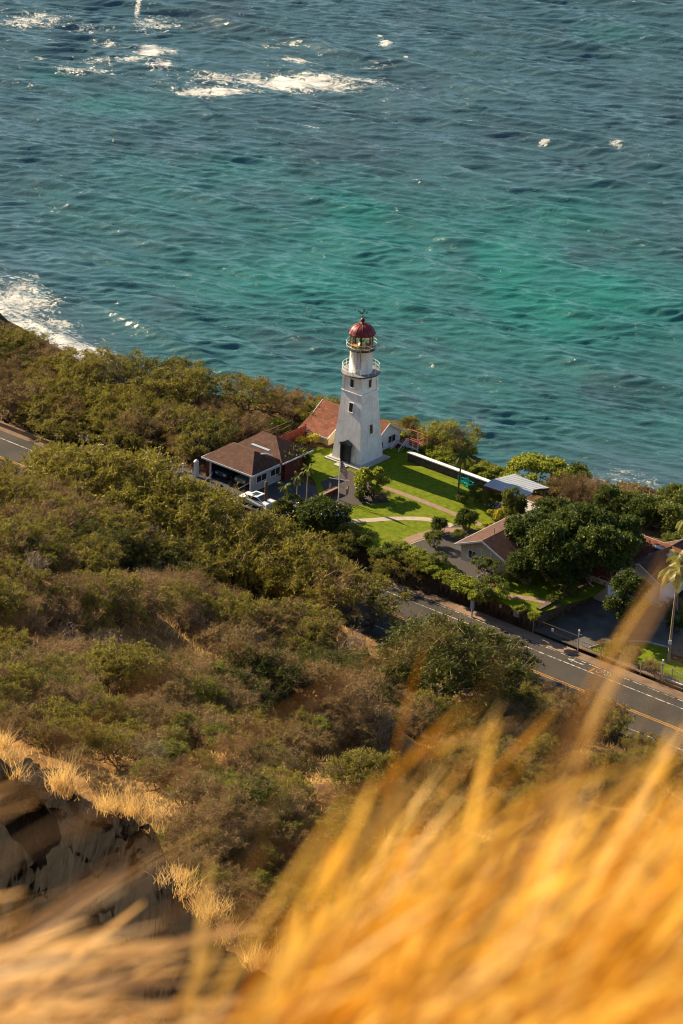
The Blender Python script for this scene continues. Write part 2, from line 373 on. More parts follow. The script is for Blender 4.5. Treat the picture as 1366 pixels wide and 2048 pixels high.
# ------------------------------------------------------------------ sea
def blob(X, Y, px, py, rx, ry, rot=0):      # soft patch on the water round the place seen at px,py
    c = P(px, py, 0); sx = rx / 14.0; sy = ry / 5.6
    dx, dy = X - c.x, Y - c.y; ca, sa = math.cos(rot), math.sin(rot)
    return np.exp(-(((dx * ca + dy * sa) / sx) ** 2 + ((-dx * sa + dy * ca) / sy) ** 2))
def wave(X, Y):
    r = np.random.default_rng(5); Z = np.zeros_like(X)
    wx = fbm(X / 34, Y / 34, 3) * 5; wy = fbm(X / 30 + 50, Y / 30, 3) * 5
    Xw, Yw = X + wx, Y + wy
    sets = [(4, 17, 10, .27, 1.0, .04), (8, 7.5, 4.5, .105, 1.03, .05), (18, 3.4, 2.0, .042, 1.22, .12), (26, 1.8, 1.0, .022, 1.36, .26)]
    for n, l1, l2, am, ang, sp in sets:
        for k in range(n):
            L = l1 + (l2 - l1) * (k + r.random()) / n; th = ang + r.normal() * sp
            ph = (Xw * math.cos(th) + Yw * math.sin(th)) * 2 * math.pi / L + r.random() * 7
            env = .35 + 1.3 * NZS[k % 3](X / (L * 2.6) + k * 7.3, Y / (L * 2.6) + k * 3.1)
            s_ = np.sin(ph); Z += am * env * (np.exp(1.15 * (s_ - 1)) * 2 - .9) * (L / l1) ** .5
    return Z
xs = np.arange(-80, 80.1, .27); ys = np.concatenate([np.arange(422, 520, .27), np.arange(520, 700, .3)])
V, F, X, Y = grid_mesh(xs, ys, lambda x, y: wave(x, y))
shore = yshore(X); dsh = Y - shore
Z = V[:, 2].reshape(X.shape); damp = .25 + .75 * sm(dsh, 0, 25); Z *= damp; Z -= .05
# long breaker lines that roll on to the beach at the left
def ridge(X, Y, pts, wd, h):
    Zr = np.zeros_like(X); fm = np.zeros_like(X)
    pw = [P(a_, b_, 0) for a_, b_ in pts]; px_ = np.array([p.x for p in pw]); py_ = np.array([p.y for p in pw])
    yc = np.interp(X, px_, py_); d = Y - yc; end = sm(X, px_[0] - 1, px_[0] + 5) * (1 - sm(X, px_[-1] - 12, px_[-1]))
    return h * end * np.exp(-(d / wd) ** 2 / (1 + .8 * (d < 0))), end * np.exp(-((d + wd * .4) / (wd * .5)) ** 2)
foam = np.zeros_like(X)
for pts, wd, h in [([(60, 578), (160, 600), (280, 660), (420, 720), (560, 790)], 1.4, .75), ([(-30, 600), (60, 640), (160, 700), (250, 745)], 1.2, .4),
                   ([(180, 575), (330, 610), (480, 680), (640, 760)], 1.8, .45), ([(280, 110), (330, 150), (380, 190), (430, 235), (560, 280), (720, 360)], 2.0, .3),
                   ([(740, 60), (780, 90), (830, 110), (900, 130)], 1.8, .55), ([(620, -10), (680, 12), (740, 40), (790, 60)], 1.8, .5),
                   ([(850, 230), (940, 262), (1060, 300), (1200, 360), (1366, 410)], 2.0, .4), ([(250, 330), (500, 430), (800, 560), (1000, 640)], 2.2, .16),
                   ([(500, 330), (800, 440), (1100, 560), (1366, 640)], 2.2, .16), ([(0, 470), (250, 560), (500, 650)], 2.2, .16)]:
    z_, f_ = ridge(X, Y, pts, wd, h); Z += z_
V[:, 2] = Z.ravel()
N = fbm(X / 2.4, Y / 4.5, 5) * 1.6 + .5
for (px, py, rx, ry, s, r) in [(570, 162, 190, 24, 1.15, 0), (430, 182, 85, 10, 1.2, .0), (680, 162, 130, 14, .85, 0), (600, 122, 60, 10, .85, 0), (172, 140, 55, 14, 1.1, 0), (300, 98, 36, 17, 1.2, -.5), (325, 132, 28, 12, 1.2, -.6), (310, 45, 55, 28, .9, 0), (240, 120, 90, 10, .75, 0),
                            (60, 42, 100, 26, .7, 0), (170, 55, 80, 18, .5, 0), (210, 88, 80, 12, .62, 0), (80, 113, 14, 6, 1.05, 0), (100, 78, 12, 4, .95, 0), (345, 100, 30, 8, .8, 0), (275, 20, 7, 24, 1.0, 0), (773, 86, 16, 9, 1.6, 0), (762, 72, 8, 5, 1.2, 0),
                            (617, 249, 26, 6, .85, 0), (942, 241, 12, 3, 1.0, 0), (1088, 284, 10, 3, .95, 0), (1236, 286, 20, 6, 1.0, 0), (860, 494, 12, 4, .8, 0), (560, 85, 60, 8, .4, 0), (740, 130, 60, 8, .35, 0),
                            (340, 207, 7, 2, .8, 0), (812, 110, 5, 3, .9, 0), (375, 552, 7, 2, .8, 0)]:
    foam = np.maximum(foam, blob(X, Y, px, py, rx * 1.15, ry * 1.15, r) * min(s, 1.2) * np.clip(.66 + N * .45, 0, 1.15))
nshf = fbm(X / 7, Y / 7, 3)
left = (1 - sm(X, -34, -20)) * np.clip(.80 + N * .35, 0, 1.05) * .85
foam = np.maximum(foam, left * (1 - sm(dsh + nshf * 10, 3, 30 - 10 * sm(X, -50, -34))) * 1.0)
foam = np.maximum(foam, (1 - sm(dsh + nshf * 2, .6, 2.6)) * .85)
foam = np.maximum(foam, sm(X, 28, 33) * (1 - sm(dsh + nshf * 6, 1, 8)) * .62)
# deep / turquoise / reef
turq = sum(blob(X, Y, px, py, rx, ry) * s for px, py, rx, ry, s in [(1050, 560, 260, 90, .85), (700, 420, 330, 90, .7), (350, 340, 230, 70, .6), (1250, 420, 160, 60, .6), (980, 480, 200, 50, .5),
     (560, 560, 250, 60, .5), (250, 210, 140, 40, .45), (1100, 640, 240, 60, .5), (160, 420, 160, 70, .35), (1180, 60, 170, 35, .35), (1290, 560, 120, 40, .5), (320, 480, 150, 50, .3), (90, 150, 60, 25, .45)])
turq = np.clip(turq * .7 * (.8 + fbm(X / 16, Y / 22, 4) * 1.3) + .38 * (1 - sm(Y, 500, 590)) * sm(X, -70, 0), 0, 1.1)
reef = np.clip(fbm(X / 9 + 40, Y / 14 + 9, 4) * 2.0 - .18 + .45 * blob(X, Y, 780, 280, 380, 70) + .35 * sum(blob(X, Y, *q_) for q_ in [(430, 30, 500, 70), (1060, 350, 200, 30), (700, 380, 80, 20), (1150, 760, 160, 40), (560, 320, 120, 22)]), 0, 1)
reef = np.maximum(reef * .55, (1 - sm(dsh, 3, 30)) * .7)
m_sea, t, o = newmat('sea_water')
b = nd(t, 'ShaderNodeBsdfPrincipled', i_Roughness=.2, i_IOR=1.42); b.inputs['Specular IOR Level'].default_value = .7
at = lambda n_: nd(t, 'ShaderNodeAttribute', attribute_name=n_).outputs['Fac']
geo = nd(t, 'ShaderNodeNewGeometry'); pos = geo.outputs['Position']
m0 = nd(t, 'ShaderNodeMapping'); m0.inputs['Rotation'].default_value = (0, 0, R_(14)); t.links.new(pos, m0.inputs[0]); mp = nd(t, 'ShaderNodeMapping'); mp.inputs['Scale'].default_value = (.34, 1.0, 1); t.links.new(m0.outputs[0], mp.inputs[0])
base = mixc(t, at('turq'), (.040, .092, .112), (.016, .150, .128))
base = mixc(t, at('reef'), base, (.040, .068, .086))
fo = nd(t, 'ShaderNodeMath', operation='SUBTRACT'); t.links.new(at('foam'), fo.inputs[0])
mf = nd(t, 'ShaderNodeMapping'); mf.inputs['Scale'].default_value = (.6, 1.0, 1); t.links.new(m0.outputs[0], mf.inputs[0]); fn = ramp(t, noise(t, 1.25, 8, .78, mf.outputs[0], dist=1.2), [(.36, (0, 0, 0)), (.62, (1, 1, 1))]); t.links.new(fn, fo.inputs[1])
fa = nd(t, 'ShaderNodeMapRange'); fa.inputs[1].default_value = -.12; fa.inputs[2].default_value = .50; t.links.new(fo.outputs[0], fa.inputs[0])
col = mixc(t, fa.outputs[0], base, (.60, .60, .58)); t.links.new(col, b.inputs['Base Color'])
ro = nd(t, 'ShaderNodeMapRange'); ro.inputs[3].default_value = .16; ro.inputs[4].default_value = .8; t.links.new(fa.outputs[0], ro.inputs[0]); t.links.new(ro.outputs[0], b.inputs['Roughness'])
bn = nd(t, 'ShaderNodeBump', i_Strength=1.0, i_Distance=.13); t.links.new(noise(t, 2.0, 4, .62, mp.outputs[0]), bn.inputs['Height'])
bn2 = nd(t, 'ShaderNodeBump', i_Strength=.5, i_Distance=.1); t.links.new(fa.outputs[0], bn2.inputs['Height']); t.links.new(bn.outputs[0], bn2.inputs['Normal'])
t.links.new(bn2.outputs[0], b.inputs['Normal']); t.links.new(b.outputs[0], o.inputs[0])
tag(nobj('sea', npmesh('sea', V, F, m_sea, smooth=True, attr={'foam': foam.ravel(), 'turq': turq.ravel(), 'reef': reef.ravel()})), kind='structure')
tag(MB().add([(-9000, 430, -1.2), (9000, 430, -1.2), (9000, 12000, -1.2), (-9000, 12000, -1.2)], [(0, 1, 2, 3)]).build('open_sea', m_sea), kind='structure')

# ------------------------------------------------------------------ road and ground sheets
def strip(name, a0, a1, b0, b1, mat, dz, step=2.0, zf=None):
    n = max(1, int(abs(a1 - a0) / step)); mb = MB(); vs = []
    for k in range(n + 1):
        a = a0 + (a1 - a0) * k / n; z = (zf or (lambda q: float(zroad(q))))(a) + dz
        vs += [W(a, b0, z), W(a, b1, z)]
    mb.add(vs, [(2 * k, 2 * k + 2, 2 * k + 3, 2 * k + 1) for k in range(n)]); return mb.build(name, mat)
tag(strip('road', -95, 100, -29.9, -18.9, m_asphalt, .03), kind='structure')
tag(strip('road_edge_line', -95, 100, -21.28, -21.14, m_lineW, .038), kind='structure')
tag(strip('road_edge_line', -95, 100, -28.62, -28.48, m_lineW, .038), kind='structure')
for bb in (-25.38, -25.08): tag(strip('road_centre_line', -95, 100, bb, bb + .15, m_lineY, .038), kind='structure')
for k in range(46):                          # broken line of the kerbside gutter
    a0 = -20 + k * 1.9; tag(strip('gutter_line', a0, a0 + 1.55, -19.86, -19.76, m_lineW, .038), kind='structure')
tag(strip('dirt_shoulder', -95, 100, -19.6, -18.2, m_shoulder, .042), kind='structure')
tag(strip('driveway_apron', 30, 45.5, -19.65, -18.1, m_path, .048), kind='structure')
# painted cycle marks
def flat(name, poly, mat, z, kind='structure', label=None, cat=None):
    mb = MB(); vs = [(p[0], p[1], z) for p in poly]
    mb.add(vs, tessellate_polygon([[Vector(v) for v in vs]])); o = mb.build(name, mat); 
    for p in o.data.polygons:
        pass
    return tag(o, label, cat, kind=kind)
def abpoly(l): return [W(a, b)[:2] for a, b in l]
ca, cb = PAB(1152, 1323.5, 25.65)
flat('painted_arrow', abpoly([(ca - 1.1, cb), (ca - .35, cb + .35), (ca - .35, cb + .1), (ca + 1.1, cb + .1), (ca + 1.1, cb - .1), (ca - .35, cb - .1), (ca - .35, cb - .35)]), m_lineW, 25.64)
ca, cb = PAB(1207, 1346, 25.65); mb = MB()
for da in (-.55, .55): 
    vs = [];
    for k in range(17):
        th = k * math.pi / 8
        for rr in (.36, .27): vs.append(W(ca + da + rr * math.cos(th), cb + rr * math.sin(th) * 1.0, 25.64))
    mb.add(vs, [(2 * k, 2 * k + 1, 2 * k + 3, 2 * k + 2) for k in range(16)])
for (p, q) in [((-.55, 0), (-.2, .35)), ((-.2, .35), (.4, .35)), ((.55, 0), (.3, .5)), ((-.2, .35), (0, 0)), ((0, 0), (.4, .35)), ((-.3, .5), (-.1, .5))]:
    u = Vector((q[0] - p[0], q[1] - p[1], 0)).normalized(); nn = Vector((-u.y, u.x, 0)) * .04
    mb.add([W(ca + p[0] + nn.x, cb + p[1] + nn.y, 25.645), W(ca + q[0] + nn.x, cb + q[1] + nn.y, 25.645), W(ca + q[0] - nn.x, cb + q[1] - nn.y, 25.645), W(ca + p[0] - nn.x, cb + p[1] - nn.y, 25.645)], [(0, 1, 2, 3)])
tag(mb.build('painted_bicycle', m_lineW), kind='structure')
ca, cb = PAB(1183, 1341, 25.65)
flat('painted_tick', abpoly([(ca - .1, cb - .6), (ca + .1, cb - .6), (ca + .1, cb + .6), (ca - .1, cb + .6)]), m_lineY, 25.648)

def pix(l, z): return [P(x, y, z)[:2] for x, y in l]
flat('lawn', pix([(560, 905), (640, 895), (700, 900), (815, 895), (980, 962), (1010, 1000), (1060, 1040), (985, 1060), (930, 1060), (870, 1055), (905, 1048), (860, 1060), (815, 1085), (790, 1090), (796, 1112), (720, 1090), (690, 1060), (675, 1010), (640, 1000), (628, 960), (590, 930)], 28.0), m_lawn, 28.0)
flat('lawn', pix([(1000, 1140), (1060, 1120), (1230, 1160), (1190, 1192), (1078, 1226), (1030, 1218), (985, 1198)], 28.0), m_lawn, 28.0)
flat('garden_path', pix([(770, 972), (800, 982), (850, 1000), (912, 1025), (968, 1048), (960, 1053), (905, 1030), (850, 1008), (795, 988), (762, 975)], 28.01), m_path, 28.012)
def ribbon(name, pts, wd, mat, z):
    pts = [Vector((p[0], p[1], 0)) for p in pts]; L = []; Rr = []
    for i, p in enumerate(pts):
        d = (pts[min(i + 1, len(pts) - 1)] - pts[max(i - 1, 0)]).normalized(); n_ = Vector((-d.y, d.x, 0)) * wd / 2; L.append(p + n_); Rr.append(p - n_)
    mb = MB(); k = len(pts); mb.add([(v.x, v.y, z) for v in L + Rr], [(i, i + 1, k + i + 1, k + i) for i in range(k - 1)]); return tag(mb.build(name, mat), kind='structure')
def curve(l, z, n=8):                        # Catmull-Rom through pixel points
    p = [P(x, y, z) for x, y in l]; p = [p[0] * 2 - p[1]] + p + [p[-1] * 2 - p[-2]]; out = []
    for i in range(1, len(p) - 2):
        for k in range(n):
            u = k / n; out.append(.5 * ((2 * p[i]) + (p[i + 1] - p[i - 1]) * u + (2 * p[i - 1] - 5 * p[i] + 4 * p[i + 1] - p[i + 2]) * u * u + (3 * p[i] - p[i - 1] - 3 * p[i + 1] + p[i + 2]) * u ** 3))
    return out + [p[-2]]
ribbon('garden_path', curve([(690, 1043), (740, 1040), (790, 1037), (850, 1038), (885, 1046), (905, 1052)], 28.02), 1.0, m_pathlight, 28.02)
ribbon('garden_path', curve([(925, 1060), (880, 1062), (840, 1072), (808, 1085), (797, 1096), (808, 1110), (835, 1122), (870, 1136)], 28.03), 1.35, m_path, 28.026)
ribbon('path_edging', curve([(900, 1068), (850, 1078), (818, 1090), (811, 1100), (824, 1112), (850, 1124)], 28.03), .16, m_pathlight, 28.032)
flat('gravel_bed', pix([(905, 1048), (960, 1062), (945, 1090), (980, 1150), (950, 1172), (880, 1145), (835, 1125), (806, 1110), (797, 1096), (812, 1084), (850, 1068)], 28.0), m_gravel, 28.006)
flat('flower_bed', pix([(640, 965), (700, 940), (765, 985), (780, 1005), (690, 1012), (660, 1000)], 28.0), m_gravel, 28.008)  # gravel colour kept dark to paint in the shadow over this bed
ribbon('garden_path', curve([(1015, 1192), (1060, 1197), (1100, 1206), (1120, 1212)], 28.03), 1.0, m_path, 28.02)
flat('garage_drive', abpoly([(-17, -19.4), (4.5, -19.4), (4.5, -9.5), (-9.4, -9.5), (-9.4, -16), (-12, -16)]), m_drive, 27.99)
flat('house_drive', abpoly([(39.6, -18.1), (47, -18.1), (47.5, -16), (49.0, -12.8), (53, -12.2), (58, -12.0), (60, -5), (42, -2), (39.8, -4)]), m_slabdrive, 25.965)
flat('lawn', abpoly([(46.5, -17.9), (60, -17.9), (62, -12.6), (54.5, -13.4), (53, -11.6), (50.0, -12.0), (48.4, -13.6), (46.9, -16)]), m_lawn, 25.98)
mb = MB(); kp = [(46.6, -17.3), (47.0, -15.8), (47.8, -14.4), (49.0, -12.9), (50.2, -11.9), (52.6, -11.4)]
for p, q in zip(kp, kp[1:]): mb.bar(W(*p, 26.02), W(*q, 26.02), .16, .16)
tag(mb.build('kerb', m_concrete), 'pale curved kerb between the concrete driveway and the small lawn', 'kerb')
flat('verge', abpoly([(45.4, -18.15), (62, -18.15), (62, -16.9), (54, -16.6), (49, -17.5), (45.6, -17.6)]), m_shoulder, 25.99)

# ------------------------------------------------------------------ lighthouse
T = thing('lighthouse', 'tall white square lighthouse tower with a red dome and glass lantern room', 'lighthouse', W(0, 0, 27.95), AROT)
mb = MB()
mb.span(-2.75, 2.75, -2.75, 2.75, 0, .22); mb.span(-2.5, 2.5, -2.5, 2.5, .22, .34); mb.build('plinth', m_concrete, T)
def frustum(mb, h0, h1, z0, z1): mb.add([(x * h0, y * h0, z0) for x, y in ((-1, -1), (1, -1), (1, 1), (-1, 1))] + [(x * h1, y * h1, z1) for x, y in ((-1, -1), (1, -1), (1, 1), (-1, 1))], [(3, 2, 1, 0), (4, 5, 6, 7), (0, 1, 5, 4), (1, 2, 6, 5), (2, 3, 7, 6), (3, 0, 4, 7)])
B0, B1, ZB = 2.12, 1.47, 8.75
mb = MB(); frustum(mb, B0, B1, .34, ZB); tw = mb.build('tower_wall', m_tower, T)
mb = MB(); mb.span(-1.40, 1.40, -1.40, 1.40, ZB, 10.95)
mb.build('upper_wall', m_white, T)
mb = MB(); mb.span(-1.56, 1.56, -1.56, 1.56, ZB - .06, ZB + .10); mb.build('ledge', m_white, T)
for sx, sy in ((-1, -1), (1, -1), (1, 1), (-1, 1)):        # corner posts with curved brackets
    mb = MB(); mb.box((sx * 1.36, sy * 1.36, 9.85), (.26, .26, 2.18))
    for ax in (0, 1):
        for s in (1,):
            prev = None
            for k in range(6):
                th = k / 5 * math.pi / 2; off = .13 + .55 * (1 - math.cos(th)); zz = 10.35 + .55 * math.sin(th)
                p = [0, 0]; p[ax] = (1.36 - off) * (sx if ax == 0 else sy); p[1 - ax] = 1.44 * (sy if ax == 0 else sx)
                v = Vector((p[0], p[1], zz))
                if prev: mb.bar(prev, v, .1, .1)
                prev = v
    mb.build('bracket', m_white, T)
def face_window(name, face, z, wd, ht, off=0, parent=T):
    """face 0: looks -y, face 1: looks +x"""
    hh = B0 + (B1 - B0) * (z - .34) / (ZB - .34) if z < ZB else 1.40
    tilt = math.atan((B0 - B1) / (ZB - .34)) if z < ZB else 0
    Mx = Matrix.Rotation(0 if face == 0 else math.pi / 2, 3, 'Z') @ Matrix.Rotation(-tilt, 3, 'X')
    ctr = Matrix.Rotation(0 if face == 0 else math.pi / 2, 3, 'Z') @ Vector((off, -hh, 0)); ctr.z = z
    mb = MB(); mb.box(ctr + Mx @ Vector((0, -.005, 0)), (wd, .05, ht), 0, 0, Mx); wnd = mb.build('window', m_pane, parent)
    mb = MB()
    for s in (-1, 1):
        mb.box(ctr + Mx @ Vector((s * (wd / 2 + .02), -.03, 0)), (.06, .08, ht + .1), 0, 0, Mx)
    mb.box(ctr + Mx @ Vector((0, -.045, ht / 2 + .03)), (wd + .12, .07, .06), 0, 0, Mx)
    mb.box(ctr + Mx @ Vector((0, -.06, -ht / 2 - .03)), (wd + .2, .12, .07), 0, 0, Mx)
    mb.build('sill', m_white, wnd)
    mb = MB(); mb.box(ctr + Mx @ Vector((0, -.035, 0)), (wd, .02, .035), 0, 0, Mx); mb.build('frame', m_darkmetal, wnd)
face_window('window', 0, 7.0, .58, 1.12, .10); face_window('window', 1, 4.3, .56, 1.12, .05)
face_window('window', 0, 9.95, .55, 1.05, -.05); face_window('window', 1, 9.95, .55, 1.0, 0)
mb = MB()                                                    # door surround with gable
for s in (-1, 1): mb.box((.05 + s * .56, -2.22, 1.42), (.16, .62, 2.2))
mb.box((.05, -2.22, 2.58), (1.36, .66, .14)); 
mb.add([(-.78, -2.62, 2.66), (.88, -2.62, 2.66), (.05, -2.62, 3.02), (-.78, -1.8, 2.66), (.88, -1.8, 2.66), (.05, -1.8, 3.02)], [(0, 1, 2), (5, 4, 3), (0, 2, 5, 3), (1, 4, 5, 2), (0, 3, 4, 1)])
mb.build('door_surround', m_darkmetal, T)
mb = MB(); mb.box((.05, -2.14, 1.4), (.96, .12, 2.15)); dr = mb.build('door', m_darkmetal, T)
mb = MB(); mb.box((.4, -2.22, 1.35), (.05, .06, .2)); mb.build('handle', m_galv, dr)
mb = MB(); mb.span(-.75, .85, -3.5, -2.76, 0, .16); mb.build('door_step', m_concrete, T)
# gallery
mb = MB(); mb.lathe([(0, 10.95), (1.75, 10.95), (2.12, 11.02), (2.24, 11.03), (2.24, 11.18), (0, 11.18)], 48, mi=0, smooth=False); mb.build('gallery_deck', m_deckgrey, T)
mb = MB(); mb.ring(2.255, 11.10, .05, 48); mb.build('gallery_rim', m_darkmetal, T)
mb = MB()
for zz in (11.55, 12.0): mb.ring(2.16, zz, .022, 48)
for k in range(14): th = k * math.tau / 14; mb.tube([(2.16 * math.cos(th), 2.16 * math.sin(th), 11.18), (2.16 * math.cos(th), 2.16 * math.sin(th), 12.0)], .022, 5)
mb.build('gallery_railing', m_rail, T)
mb = MB(); mb.lathe([(1.37, 11.18), (1.37, 11.26), (1.34, 11.27), (1.34, 13.9), (1.5, 14.0)], 48); wr = mb.build('watch_room', m_toweru, T)
mb = MB()
for k in range(9): th = R_(-70 + k * 42); mb.box((1.345 * math.cos(th), 1.345 * math.sin(th), 12.6), (.02, .03, 2.55), th)
mb.build('seam', m_white, wr)
for k, (th, z, h) in enumerate([(-1.9, 13.2, .5), (-.9, 12.9, .35), (-2.4, 12.2, .6), (-.5, 13.4, .3), (-1.25, 12.5, .18)]): MB().box((1.343 * math.cos(th), 1.343 * math.sin(th), z), (.012, .03, h), th).build('rust_streak', m_rust, wr)
th = R_(-38 - 0) ; la = R_(-62)                                # ladder on the camera side
mb = MB(); ux, uy = math.cos(la), math.sin(la); tx, ty = -uy, ux
for s in (-1, 1): mb.tube([(1.5 * ux + s * .2 * tx, 1.5 * uy + s * .2 * ty, 11.2), (1.5 * ux + s * .2 * tx, 1.5 * uy + s * .2 * ty, 14.1)], .025, 5)
for k in range(10): z = 11.4 + k * .28; mb.tube([(1.5 * ux - .2 * tx, 1.5 * uy - .2 * ty, z), (1.5 * ux + .2 * tx, 1.5 * uy + .2 * ty, z)], .018, 5)
mb.build('ladder', m_darkmetal, T)
mb = MB(); mb.lathe([(0, 13.98), (1.66, 13.98), (1.70, 14.02), (1.70, 14.10), (0, 14.10)], 48, smooth=False); mb.build('lantern_deck', m_darkmetal, T)
mb = MB()
for zz in (14.45, 14.85): mb.ring(1.78, zz, .022, 40)
for k in range(10): th = k * math.tau / 10 + .3; mb.tube([(1.68 * math.cos(th), 1.68 * math.sin(th), 14.08), (1.80 * math.cos(th), 1.80 * math.sin(th), 14.3), (1.78 * math.cos(th), 1.78 * math.sin(th), 14.85)], .022, 5)
mb.build('lantern_railing', m_rail, T)
mb = MB(); mb.lathe([(0, 14.12), (1.25, 14.12), (1.32, 14.1)], 32); mb.build('lantern_floor', m_brownlamp, T)
mb = MB(); mb.lathe([(1.33, 14.12), (1.33, 15.80)], 16, smooth=False); mb.build('lantern_glass', m_glass, T, fix=False)
mb = MB()
for k in range(10): th = k * math.tau / 10; mb.box((1.36 * math.cos(th), 1.36 * math.sin(th), 14.95), (.06, .05, 1.7), th)
for zz in (14.16, 15.74): mb.ring(1.36, zz, .03, 32)
mb.build('lantern_frame', m_yellowframe, T)
for k in (2, 7, 13): th = k * math.tau / 16 + .2; MB().box((1.2 * math.cos(th), 1.2 * math.sin(th), 14.95), (.05, .2, 1.7), th).build('inner_post', m_darkmetal, T)
mb = MB(); mb.lathe([(0, 14.14), (.5, 14.16), (.42, 14.5), (.16, 14.55), (.16, 14.7), (0, 14.72)], 20); mb.build('lens_pedestal', m_yellowframe, T)
m_lens, t, o = newmat('fresnel_lens'); g_ = nd(t, 'ShaderNodeBsdfGlossy'); g_.inputs[0].default_value = (.5, .8, .6, 1); g_.inputs[1].default_value = .1
tr_ = nd(t, 'ShaderNodeBsdfTransparent'); tr_.inputs[0].default_value = (.6, .85, .65, 1); mx = nd(t, 'ShaderNodeMixShader'); mx.inputs[0].default_value = .5
t.links.new(tr_.outputs[0], mx.inputs[1]); t.links.new(g_.outputs[0], mx.inputs[2]); t.links.new(mx.outputs[0], o.inputs[0])
mb = MB(); mb.lathe([(0, 14.72)] + [(.28 + .14 * math.sin(math.pi * k / 8) + (.02 if k % 2 else 0), 14.74 + k * .1) for k in range(9)] + [(0, 15.6)], 20); mb.build('lens', m_lens, T)
prof = [(1.36, 15.78), (1.52, 15.78), (1.56, 15.84), (1.52, 15.90)] + [(1.46 * math.cos(R_(a_)), 15.90 + 1.08 * math.sin(R_(a_))) for a_ in range(8, 84, 8)] + [(.22, 16.98), (.2, 17.1), (.12, 17.14), (.12, 17.2)]
mb = MB(); mb.lathe(prof, 48); dm = mb.build('dome', m_red, T)
mb = MB()
for k in range(12):
    th = k * math.tau / 12 + .15; mb.tube([(1.475 * math.cos(R_(a_)) * math.cos(th), 1.475 * math.cos(R_(a_)) * math.sin(th), 15.90 + 1.095 * math.sin(R_(a_))) for a_ in range(2, 84, 8)], .022, 5)
mb.build('rib', m_red, dm)
for k in range(12): th = k * math.tau / 12 + .15; MB().box((1.56 * math.cos(th), 1.56 * math.sin(th), 15.92), (.1, .1, .12), th).build('rim_knob', m_red, dm)
mb = MB(); mb.lathe([(0.0, 17.14)] + [(.27 * math.sin(R_(a_)), 17.42 - .27 * math.cos(R_(a_))) for a_ in range(20, 180, 16)] + [(0, 17.69)], 24); mb.build('ball_vent', m_red, T)
mb = MB(); mb.tube([(0, 0, 17.6), (0, 0, 18.9)], .03, 6)
for a_ in (0, 90): d = Vector((math.cos(R_(a_ + 20)), math.sin(R_(a_ + 20)), 0)) * .42; mb.bar(d + Vector((0, 0, 18.35)), -d + Vector((0, 0, 18.35)), .03)
mb.bar((-.35, .1, 18.85), (.4, -.1, 18.85), .04); mb.add([(.4, -.1, 18.97), (.6, -.15, 18.85), (.4, -.1, 18.73), (.4, -.06, 18.85)], [(0, 1, 2), (0, 3, 1), (1, 3, 2), (0, 2, 3)])
wv = mb.build('weather_vane', m_darkmetal, T)
for ch, a_ in zip('NESW', (200, 110, 20, 290)):               # compass letters of the vane
    fc = bpy.data.curves.new('letter', 'FONT'); fc.body = ch; fc.size = .38; fc.extrude = .02; fc.offset = .012; fc.align_x = 'CENTER'
    tmp = bpy.data.objects.new('tmp', fc); C.objects.link(tmp); me = bpy.data.meshes.new_from_object(tmp.evaluated_get(bpy.context.evaluated_depsgraph_get())); bpy.data.objects.remove(tmp)
    me.materials.clear(); me.materials.append(m_darkmetal); fo_ = nobj('letter', me, wv)
    fo_.location = (.46 * math.cos(R_(a_)), .46 * math.sin(R_(a_)), 18.3); fo_.rotation_euler = (R_(90), 0, -AROT)

# ------------------------------------------------------------------ houses
def gable_house(root, x0, x1, y0, y1, ze, zr_, z0, oh=.45, wallm=m_cream, roofm=m_roof, yr=None, trim=m_trim, zl=None, zlr=None):
    """walls x0..x1, y0..y1; ridge along x at yr; eaves at ze (zl for the -y side)"""
    yr = (y0 + y1) / 2 if yr is None else yr; zl = ze if zl is None else zl
    sl_ = (zr_ - zl) / (yr - y0); sr_ = (zr_ - ze) / (y1 - yr)
    mb = MB(); i_ = .06
    mb.add([(x, y, z) for x in (x0, x1) for y, z in ((y0, z0), (y1, z0), (y1, ze - .16), (yr, zr_ - .16), (y0, zl - .16))],
           [(0, 4, 3, 2, 1), (5, 6, 7, 8, 9), (0, 1, 6, 5), (1, 2, 7, 6), (2, 3, 8, 7), (3, 4, 9, 8), (4, 0, 5, 9)]); wl = mb.build('wall', wallm, root)
    mb = MB(); a_, b_ = x0 - oh, x1 + oh
    mb.slab([(a_, y0 - oh, zl - sl_ * oh), (b_, y0 - oh, zl - sl_ * oh), (b_, yr, zr_), (a_, yr, zr_)], .1)
    mb.slab([(a_, yr, zr_ + .004), (b_, yr, zr_ + .004), (b_, y1 + oh, ze - sr_ * oh), (a_, y1 + oh, ze - sr_ * oh)], .1)
    rf = mb.build('roof', roofm, root)
    mb = MB()
    for x in (a_ - .03, b_ + .03):
        mb.bar((x, y0 - oh, zl - sl_ * oh - .08), (x, yr, zr_ - .08), .06, .2); mb.bar((x, yr, zr_ - .08), (x, y1 + oh, ze - sr_ * oh - .08), .06, .2)
    mb.bar((a_, y0 - oh - .03, zl - sl_ * oh - .09), (b_, y0 - oh - .03, zl - sl_ * oh - .09), .06, .18)
    mb.bar((a_, y1 + oh + .03, ze - sr_ * oh - .09), (b_, y1 + oh + .03, ze - sr_ * oh - .09), .06, .18)
    mb.build('fascia', trim, root)
    return wl, rf
